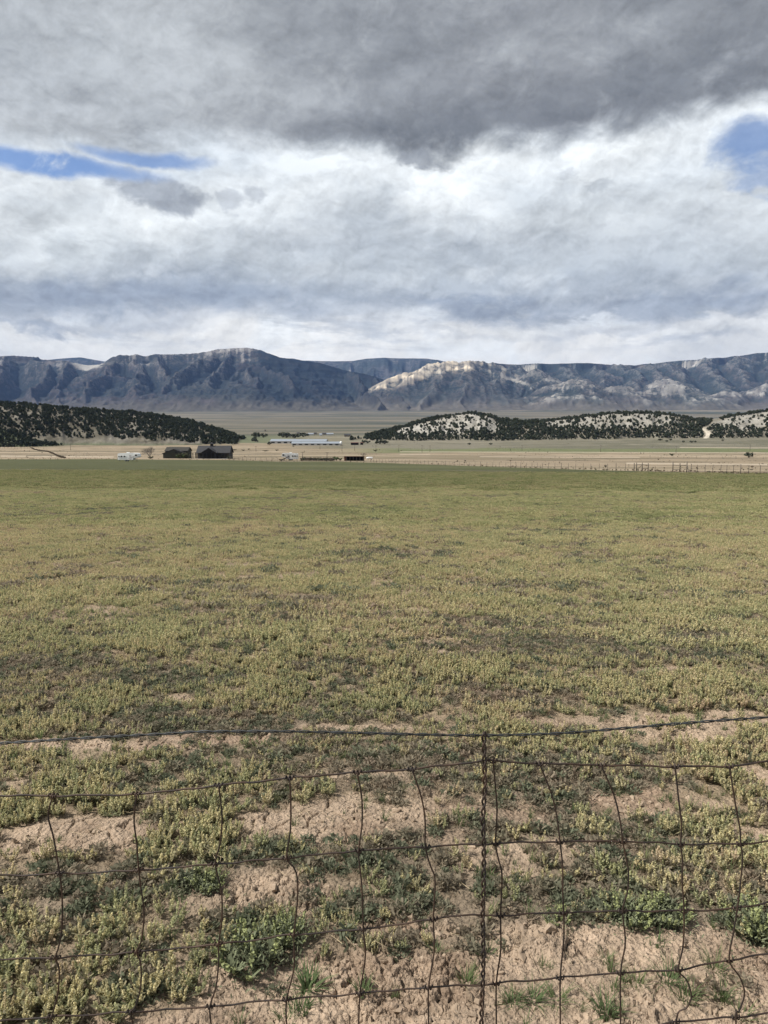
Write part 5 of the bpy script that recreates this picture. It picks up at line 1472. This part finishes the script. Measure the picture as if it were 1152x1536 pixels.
place("short_grass", 6500, 1.7, 9, lambda x, y: .15 + .7 * sstep(fbm(x * 1.5, y * 1.5, 3, 212), .52, .62) * (1 - .6 * soil_mask(x, y)), lambda x, y, m: rng.uniform(.4, 1.05, m), grass_src, "short green grass scattered among the weeds")
place("dry_stalks", 3600, 1.7, 30, lambda x, y: .25 * grow(x, y) + .1, lambda x, y, m: rng.uniform(.7, 1.5, m), [straw_mesh(530 + i, 2, .05, True) for i in range(4)], "thin dry stalks standing above the green plants", tilt=.25)
place("dry_straw_litter", 1500, 1.7, 9, lambda x, y: .25 + .5 * soil_mask(x, y), lambda x, y, m: rng.uniform(.5, 1.2, m), [straw_mesh(540 + i, 5, .12, False) for i in range(5)], "bits of dry straw lying on the soil")
# crumbs of soil
def clod_mesh(seed):
    r = np.random.default_rng(seed); b = MB(); n, mm = 8, 5
    ph = r.random(6) * 6.28; V = []; n, mm = 6, 3
    for i in range(mm + 1):
        th = PI * i / mm
        for j in range(n):
            a = 2 * PI * j / n
            k = 1 + .22 * math.sin(2 * a + ph[0] + th) + .18 * math.sin(3 * a + ph[1] + 2 * th) + .26 * r.normal() * (0 < i < mm)
            V.append((k * math.sin(th) * math.cos(a), k * math.sin(th) * math.sin(a) * .8, .5 * math.cos(th) * (1 + .3 * r.normal() * (0 < i < mm))))
    b.v = V
    for i in range(mm):
        for j in range(n): b.f.append((i * n + j, i * n + (j + 1) % n, (i + 1) * n + (j + 1) % n, (i + 1) * n + j)); b.mi.append(0); b.sm.append(False)
    return b.mesh("soil_clod", [M_CLOD])
M_CLOD = bpy.data.materials.new("soil_clod"); M_CLOD.use_nodes = True
def _clod():
    t = NT(M_CLOD.node_tree); b = t.n['Principled BSDF']; oi = t.node('ShaderNodeObjectInfo')
    pos = t.node('ShaderNodeNewGeometry').outputs['Position']
    c = t.mix(oi.outputs['Random'], (.24, .18, .13), (.42, .33, .25)); c = t.mix(t.ss(t.noise(pos, 140, 4, .6), .4, .65), c, (.30, .23, .165))
    t.put(b.inputs['Base Color'], c); b.inputs['Roughness'].default_value = 1; b.inputs['Specular IOR Level'].default_value = .05
    bp = t.node('ShaderNodeBump'); bp.inputs['Strength'].default_value = .8; bp.inputs['Distance'].default_value = .004
    t.put(bp.inputs['Height'], t.noise(pos, 220, 4, .6)); t.put(b.inputs['Normal'], bp.outputs[0])
_clod()
clods = [clod_mesh(600 + i) for i in range(7)]
place("soil_clods", 32000, 1.7, 8, lambda x, y: np.clip(soil_mask(x, y) * (.35 + .8 * sstep(fbm(x * 3, y * 3, 3, 213), .40, .58)), 0, 1), lambda x, y, m: .0045 + .022 * rng.random(m) ** 2.6, clods, "crumbs and clods of dry soil lying on the bare ground", sink=.002, tilt=.5)

# ---- single plants that stand apart on the bare soil
def ground_spot(px, py):
    a = gpt(px, py); return Vector((a.x, a.y, float(gz(np.array([a.x]), np.array([a.y]))[0])))
def bushy_weed_mesh(seed, stems=26, R_=.15, H=.13):
    r = np.random.default_rng(seed); lo, hi = MB(), MB()
    for k in range(stems):
        an = r.random() * 6.28; q = math.sqrt(r.random()); h = H * (1.05 - .45 * q * q) * (.8 + .3 * r.random())
        spike(hi, (.45 * R_ * q * math.cos(an), .45 * R_ * q * math.sin(an), -.01), (R_ * q * math.cos(an), R_ * q * math.sin(an), h), r, 30, .0038, .012, 14)
    n = 640
    C = np.c_[r.normal(size=n) * R_ * .5, r.normal(size=n) * R_ * .5, H * .6 * r.random(n)]
    an = r.random(n) * 6.283; out = np.c_[np.cos(an), np.sin(an), .4 + .9 * r.random(n)]; out /= np.linalg.norm(out, axis=1)[:, None]
    sd = np.cross(out, rand_unit(r, n)); sd /= np.linalg.norm(sd, axis=1)[:, None]
    ln = (.0055 + .004 * r.random(n))[:, None]; lo.quads(C + out * ln, out * ln, sd * ln * .30, 0)
    return lo.mesh("leaves", [M_GRN]), hi.mesh("flower_heads", [M_PODG, M_GRN])
M_GRN = mat("fresh_weed_leaves", (.165, .185, .105), scale=40, var=.22)
M_PODG = mat("fresh_green_heads", (.33, .36, .16), scale=40, var=.2)
def bushy(px, py, s, label, seed):
    t = empty("leafy_weed", ground_spot(px, py), random.random() * 6); tag(t, label, "plant"); t.scale = (s, s, s)
    a, b = bushy_weed_mesh(seed); link_mesh("leaves", a, t); link_mesh("flower_heads", b, t)
bushy(382, 1440, 1.0, "large bushy weed with yellowish heads on bare soil beside the fourth upright wire", 31)
bushy(436, 1408, .62, "smaller bushy green weed just right of the large bushy one", 32)
bushy(1135, 1408, .9, "dark bushy weed at the right edge where the upright wire is bent", 33)
bushy(1000, 1390, .7, "bushy grey-green weed at the upper edge of the bare soil, second wire from the right", 34)
bushy(945, 1388, .75, "bushy grey-green weed at the upper edge of the bare soil, third wire from the right", 35)
bushy(835, 1384, .45, "small dark bushy weed right of the twisted upright, above the bare soil", 36)
bushy(310, 1330, .6, "dark bushy weed behind the third upright wire, above the bare strip", 37)
def tuft(px, py, H, n, label, seed, w=.0022, lean=.8, name="grass_tuft", cat="plant"):
    r = np.random.default_rng(seed)
    o = link_mesh(name, tuft_mesh(seed, n, .07, H, w, [M_BLADE], lean)); o.location = ground_spot(px, py); o.rotation_euler = (0, 0, random.random() * 6)
    tag(o, label, cat)
tuft(462, 1480, .075, 60, "dark green strap-leaved weed on bare soil below the large bushy weed", 41, .0042, 1.0, "leafy_weed")
tuft(455, 1515, .05, 36, "small green tuft just under the strap-leaved weed", 42, .003)
tuft(700, 1480, .06, 60, "grey-green tuft on bare soil, left of the twisted upright wire", 43, .0022)
tuft(728, 1430, .05, 30, "faint green tuft on bare soil behind the twisted upright wire", 44)
tuft(545, 1500, .05, 34, "small green tuft on bare soil at the fifth upright wire", 45)
tuft(655, 1428, .045, 30, "small thin tuft on bare soil at the sixth upright wire", 46)
tuft(1003, 1480, .075, 60, "dark green grass tuft with spread blades at the bent lower right wire", 47, .0022, 1.1)
tuft(908, 1528, .075, 64, "dark green grass tuft at the bottom of the picture, between two right-hand wires", 48, .0022, 1.1)
tuft(1030, 1506, .065, 50, "green grass tuft below the bent wire loop, lower right", 49, .002, 1.0)
tuft(1072, 1468, .085, 60, "taller thin grass tuft between the bent wires, right", 50, .0016, 1.0)
tuft(1082, 1505, .07, 50, "thin grass tuft under the taller one, lower right", 51, .0016, 1.0)
tuft(800, 1505, .055, 60, "wide low grass tuft right of the twisted upright, near the bottom", 52, .002, 1.5)
tuft(835, 1503, .05, 50, "low grass tuft at the eighth upright wire, near the bottom", 53, .002, 1.4)
tuft(768, 1508, .05, 40, "low green tuft just right of the twisted upright, near the bottom", 54, .002, 1.2)
tuft(955, 1485, .06, 36, "sparse grass tuft left of the bent lower right wire", 55, .0018, 1.1)
tuft(1110, 1530, .06, 44, "grass tuft at the bottom right corner", 56, .002, 1.1)
tuft(430, 1528, .05, 40, "ragged green tuft at the bottom edge under the fourth upright wire", 57, .002, 1.1)
tuft(985, 1425, .05, 24, "brownish sparse tuft below the bushy weeds, right", 58, .0018, 1.0)
tuft(905, 1440, .05, 24, "faint sparse tuft on bare soil left of the ninth upright wire", 59, .0016, 1.0)
# ------------------------------------------------------------------ the wire fence in front of the camera
M_WIRE = mat("rusted_wire", (.030, .025, .024), rough=.6, scale=22, var=.3, spec=.4, col2=(.075, .046, .032), metallic=.3)
M_GALV = mat("grey_galvanised_wire", (.055, .060, .064), rough=.55, scale=25, var=.25, spec=.5, metallic=.4)
M_TPOST = mat("green_steel_post", (.05, .075, .05), rough=.6, scale=12)
FD = 1.5
def fpt(px, py, off=0.0):
    p = P(px, py, FD + off); return p
def smooth_line(pts, n=6):
    """Catmull-Rom through the points"""
    pts = [Vector(p) for p in pts]; out = []
    for i in range(len(pts) - 1):
        p0 = pts[max(i - 1, 0)]; p1 = pts[i]; p2 = pts[i + 1]; p3 = pts[min(i + 2, len(pts) - 1)]
        for k in range(n):
            t = k / n
            out.append(.5 * (2 * p1 + (p2 - p0) * t + (2 * p0 - 5 * p1 + 4 * p2 - p3) * t * t + (3 * p1 - p0 - 3 * p2 + p3) * t ** 3))
    out.append(pts[-1]); return out
def resample(pts, step):
    L = [0]
    for a, b in zip(pts[:-1], pts[1:]): L.append(L[-1] + (b - a).length)
    n = max(2, int(L[-1] / step)); xs = np.linspace(0, L[-1], n + 1); A = np.array([tuple(p) for p in pts])
    return [Vector((np.interp(x, L, A[:, 0]), np.interp(x, L, A[:, 1]), np.interp(x, L, A[:, 2]))) for x in xs]
fence = empty("woven_wire_fence", (0, FD, float(gz(np.array([0.]), np.array([FD]))[0])))
tag(fence, "sagging rusty woven wire fence with a twisted top cable, across the foreground", "fence")
FO = fence.location.copy()
def twist(path, rad, wire, period, name, m, step=.004):
    pts = resample(path, step); mb = MB()
    for ph in (0, PI):
        out = []; s = 0
        for i, p in enumerate(pts):
            d = (pts[min(i + 1, len(pts) - 1)] - pts[max(i - 1, 0)]).normalized()
            u = Vector((0, 1, 0)); u = (u - d * u.dot(d)).normalized(); v = d.cross(u)
            if i: s += (p - pts[i - 1]).length
            a = 2 * PI * s / period + ph
            out.append(p - FO + (u * math.cos(a) + v * math.sin(a)) * rad)
        mb.tube(out, wire, 7)
    return mb.build(name, m, fence)
TOP = [(-1500, 1150), (-800, 1150), (-300, 1132), (-60, 1118), (0, 1115), (130, 1107), (260, 1100), (300, 1097.5), (410, 1097), (520, 1099), (640, 1102), (726, 1103), (840, 1100), (940, 1092), (1050, 1083), (1152, 1076), (1300, 1066), (1700, 1062), (2400, 1060)]
twist(smooth_line([fpt(*p) for p in TOP], 8), .0018, .0015, .07, "top_cable", M_GALV)
ROWS = [
    [(-60, 1190), (0, 1193), (80, 1193.5), (205, 1191), (328, 1178), (435, 1167), (535, 1158.5), (618, 1153.5), (725, 1141), (741, 1141.5), (809, 1145), (902, 1147.5), (1013, 1149.5), (1095, 1149), (1152, 1142), (1220, 1136)],
    [(-60, 1308), (0, 1313), (90, 1310.5), (208, 1305.5), (323, 1296), (430, 1287), (538, 1276), (638, 1270), (724, 1266), (744, 1265), (840, 1262.5), (934, 1262), (1021, 1266), (1111, 1265.5), (1152, 1262), (1220, 1255)],
    [(-60, 1441), (0, 1439), (83, 1436.5), (205, 1428), (325, 1416.5), (380, 1410), (441, 1402), (545, 1393.5), (649, 1379), (679, 1373), (724, 1373.5), (751, 1373), (844, 1369), (934, 1366.5), (1026, 1366), (1107, 1362), (1152, 1353), (1220, 1338)],
    [(-60, 1537), (0, 1531), (78, 1525.5), (196, 1518), (315, 1510), (380, 1503), (430, 1499), (540, 1490), (643, 1481), (724, 1477), (744.6, 1475), (840.5, 1466.5), (931, 1459), (1017, 1454.5), (1094, 1440), (1152, 1431), (1220, 1424)],
    [(-60, 1660), (0, 1655), (76, 1645), (198, 1632), (315, 1622), (430, 1612), (538, 1600), (643, 1592), (744, 1582), (840, 1570), (931, 1552), (1014, 1533), (1104, 1526), (1152, 1519), (1220, 1512)],
    [(-60, 1775), (0, 1770), (76, 1762), (198, 1750), (315, 1742), (430, 1730), (538, 1720), (643, 1712), (744, 1702), (840, 1694), (931, 1684), (1014, 1672), (1104, 1664), (1152, 1660), (1220, 1655)]]
def extend(row, k):
    y0, y1 = row[0][1], row[-1][1]
    L = [(-1500 - k * 2, y0 + 22), (-1100, y0 + 15), (-700, y0 + 16), (-400, y0 + 6), (-200, y0 + 5)]; Rr = [(1380, y1 - 2), (1600, y1 + 6), (1900, y1 + 2), (2400, y1 + 8)]
    return L + row + Rr
for k, row in enumerate(ROWS):
    pts = smooth_line([fpt(a, b, .002 * math.sin(a * .05 + k)) for a, b in extend(row, k)], 6)
    pts = resample(pts, .012)
    mb = MB(); rr = random.Random(k)
    wob = [Vector((0, .0012 * math.sin(i * .7 + k), .0009 * math.sin(i * .53 + 2 * k) + .0006 * math.sin(i * 1.3))) for i in range(len(pts))]
    mb.tube([p - FO + w for p, w in zip(pts, wob)], .0019 if k else .0021, 7)
    mb.build("line_wire", M_WIRE, fence)
STAYS = [
    [(80, 1193), (72, 1222), (80, 1255), (87, 1295), (89.5, 1311), (93, 1342), (93, 1390), (88, 1420), (83, 1437), (88.5, 1453), (87, 1487), (78, 1526), (77, 1545), (80, 1580), (76, 1645), (78, 1762)],
    [(205, 1191), (201, 1230), (205, 1265), (208, 1305.5), (211, 1330), (216, 1370), (212, 1410), (205, 1428), (211, 1445), (211, 1480), (203, 1510), (196, 1518), (200, 1540), (204, 1580), (198, 1632), (200, 1750)],
    [(328, 1178), (333, 1225), (330, 1265), (323, 1296), (331.6, 1334), (333, 1373), (328, 1416), (328, 1442), (324, 1480), (315, 1510), (316.6, 1536), (322, 1575), (315, 1622), (316, 1742)],
    [(434.5, 1167), (436, 1203), (435.6, 1244), (430, 1287), (440, 1300), (446, 1318), (446, 1352), (441, 1402), (441, 1452), (430, 1499), (430, 1536), (436, 1570), (430, 1612), (432, 1730)],
    [(535.6, 1158.5), (542.5, 1196), (543, 1237), (538, 1276), (540, 1303), (543, 1334), (545, 1393.5), (548, 1435), (540, 1490), (538, 1540), (538, 1600), (539, 1720)],
    [(618, 1153.5), (632, 1196), (637.6, 1230), (638, 1270), (645, 1297), (652.6, 1321), (650, 1379), (651.5, 1425), (643, 1481), (643, 1540), (643, 1592), (643, 1712)],
    [(739.5, 1141.5), (744.6, 1196), (745.5, 1223), (743.5, 1265), (748, 1290), (753, 1314), (751, 1373), (751, 1425), (744.6, 1475), (744.6, 1540), (744, 1582), (744, 1702)],
    [(809, 1145), (826.6, 1189), (835, 1223), (840, 1262.5), (844, 1300), (844, 1334), (846, 1400), (840.5, 1466.5), (840.5, 1536), (840, 1570), (840, 1694)],
    [(901.5, 1147.5), (922, 1196), (931, 1237), (934, 1262), (941, 1296), (943, 1310), (941, 1338), (934, 1366.5), (938, 1414), (931, 1459), (931, 1552), (931, 1684)],
    [(1012.5, 1149.5), (1017.6, 1196), (1022, 1237), (1021, 1266), (1024, 1293), (1023, 1320), (1026, 1366), (1024.6, 1418), (1017.6, 1454.5), (1030, 1470), (1037, 1494), (1030, 1512), (1014, 1533), (1014, 1672)],
    [(1094, 1149), (1103, 1206), (1110, 1244), (1111, 1265.5), (1113.5, 1290), (1108, 1348), (1101, 1394), (1094, 1440), (1110, 1466), (1116.6, 1491), (1108, 1518), (1104, 1526), (1104, 1664)]]
def row_at(k, px):
    r_ = extend(ROWS[k], k); return np.interp(px, [p[0] for p in r_], [p[1] for p in r_])
rs = random.Random(12)
for px in (-40, -165, -285, -400, -520, -640, -760, -880, 1192, 1305, 1415, 1520, 1630, 1740):
    L = []
    for k in range(6):
        L.append((px + rs.gauss(0, 4), row_at(k, px)))
        if k < 5: L.append((px + rs.gauss(5, 5), (row_at(k, px) + row_at(k + 1, px)) / 2))
    STAYS.append(L)
for i, S_ in enumerate(STAYS):
    pts = resample(smooth_line([fpt(a, b, -.004) for a, b in S_], 6), .008)
    mb = MB(); mb.tube([p - FO for p in pts], .0018, 7)
    st = mb.build("stay_wire", M_WIRE, fence)
    # the hinge knots: the stay wraps once round each line wire
    for k in range(6):
        A = np.array([(q[1], q[0]) for q in S_]); py = float(row_at(k, S_[0][0])); px = float(np.interp(py, A[:, 0], A[:, 1])); py = float(row_at(k, px))
        c = fpt(px, py) - FO; sl = (row_at(k, px + 10) - row_at(k, px - 10)) / 20
        kb = MB(); h = []
        for j in range(28):
            t = j / 27; a = t * 2 * PI * 2.6
            h.append(c + Vector(((t - .5) * .020, -.0044 * math.cos(a), .0044 * math.sin(a) - sl * (t - .5) * .016)))
        kb.tube(h, .0016, 6); kb.build("knot", M_WIRE, st)
TW = [(725.5, 1099), (726.5, 1141), (727, 1180), (724.5, 1230), (725.5, 1266), (725.5, 1320), (724, 1374), (725, 1430), (724, 1477), (722, 1536), (723, 1600), (722, 1690), (722, 1765)]
twist(smooth_line([fpt(a, b, -.007) for a, b in TW], 6), .0034, .0023, .046, "twisted_stay", M_WIRE, .003)
hk = MB(); c = fpt(726, 1101) - FO
hk.tube([c + Vector((x, y, z)) for x, y, z in ((-.002, -.006, -.012), (-.004, -.006, -.002), (-.002, -.004, .005), (.003, .003, .004), (.006, -.002, -.003), (.011, -.005, -.006))], .0017, 7); hk.build("twisted_stay_hook", M_WIRE, fence)
# steel posts that carry it, outside the picture on both sides
for px in (-820, 1960):
    p = fpt(px, 1100); g = float(gz(np.array([p.x]), np.array([p.y]))[0]); mb = MB()
    mb.box((0, .012, .45), (.034, .006, 1.75)); mb.box((0, .03, .45), (.006, .032, 1.75))
    for k in range(16): mb.box((0, .005, .15 + k * .06), (.012, .008, .02))
    o = mb.build("post", M_TPOST, fence); o.location = (p.x - FO.x, p.y + .006 - FO.y, g - FO.z)
# ------------------------------------------------------------------ haze
def build_haze():
    b = MB(); b.box((0, 0, 770), (44000, 44000, 1640))
    m = bpy.data.materials.new("air"); m.use_nodes = True
    t = NT(m.node_tree); t.n.clear()
    o = t.node('ShaderNodeOutputMaterial'); v = t.node('ShaderNodeVolumePrincipled')
    v.inputs['Color'].default_value = (.30, .50, 1.0, 1); v.inputs['Density'].default_value = HAZE; v.inputs['Anisotropy'].default_value = 0.0
    t.l.new(v.outputs[0], o.inputs['Volume'])
    ob = b.build("haze", m); tag(ob, "thin bluish air over the whole valley", kind="stuff")
HAZE = 1.9e-5
build_haze()
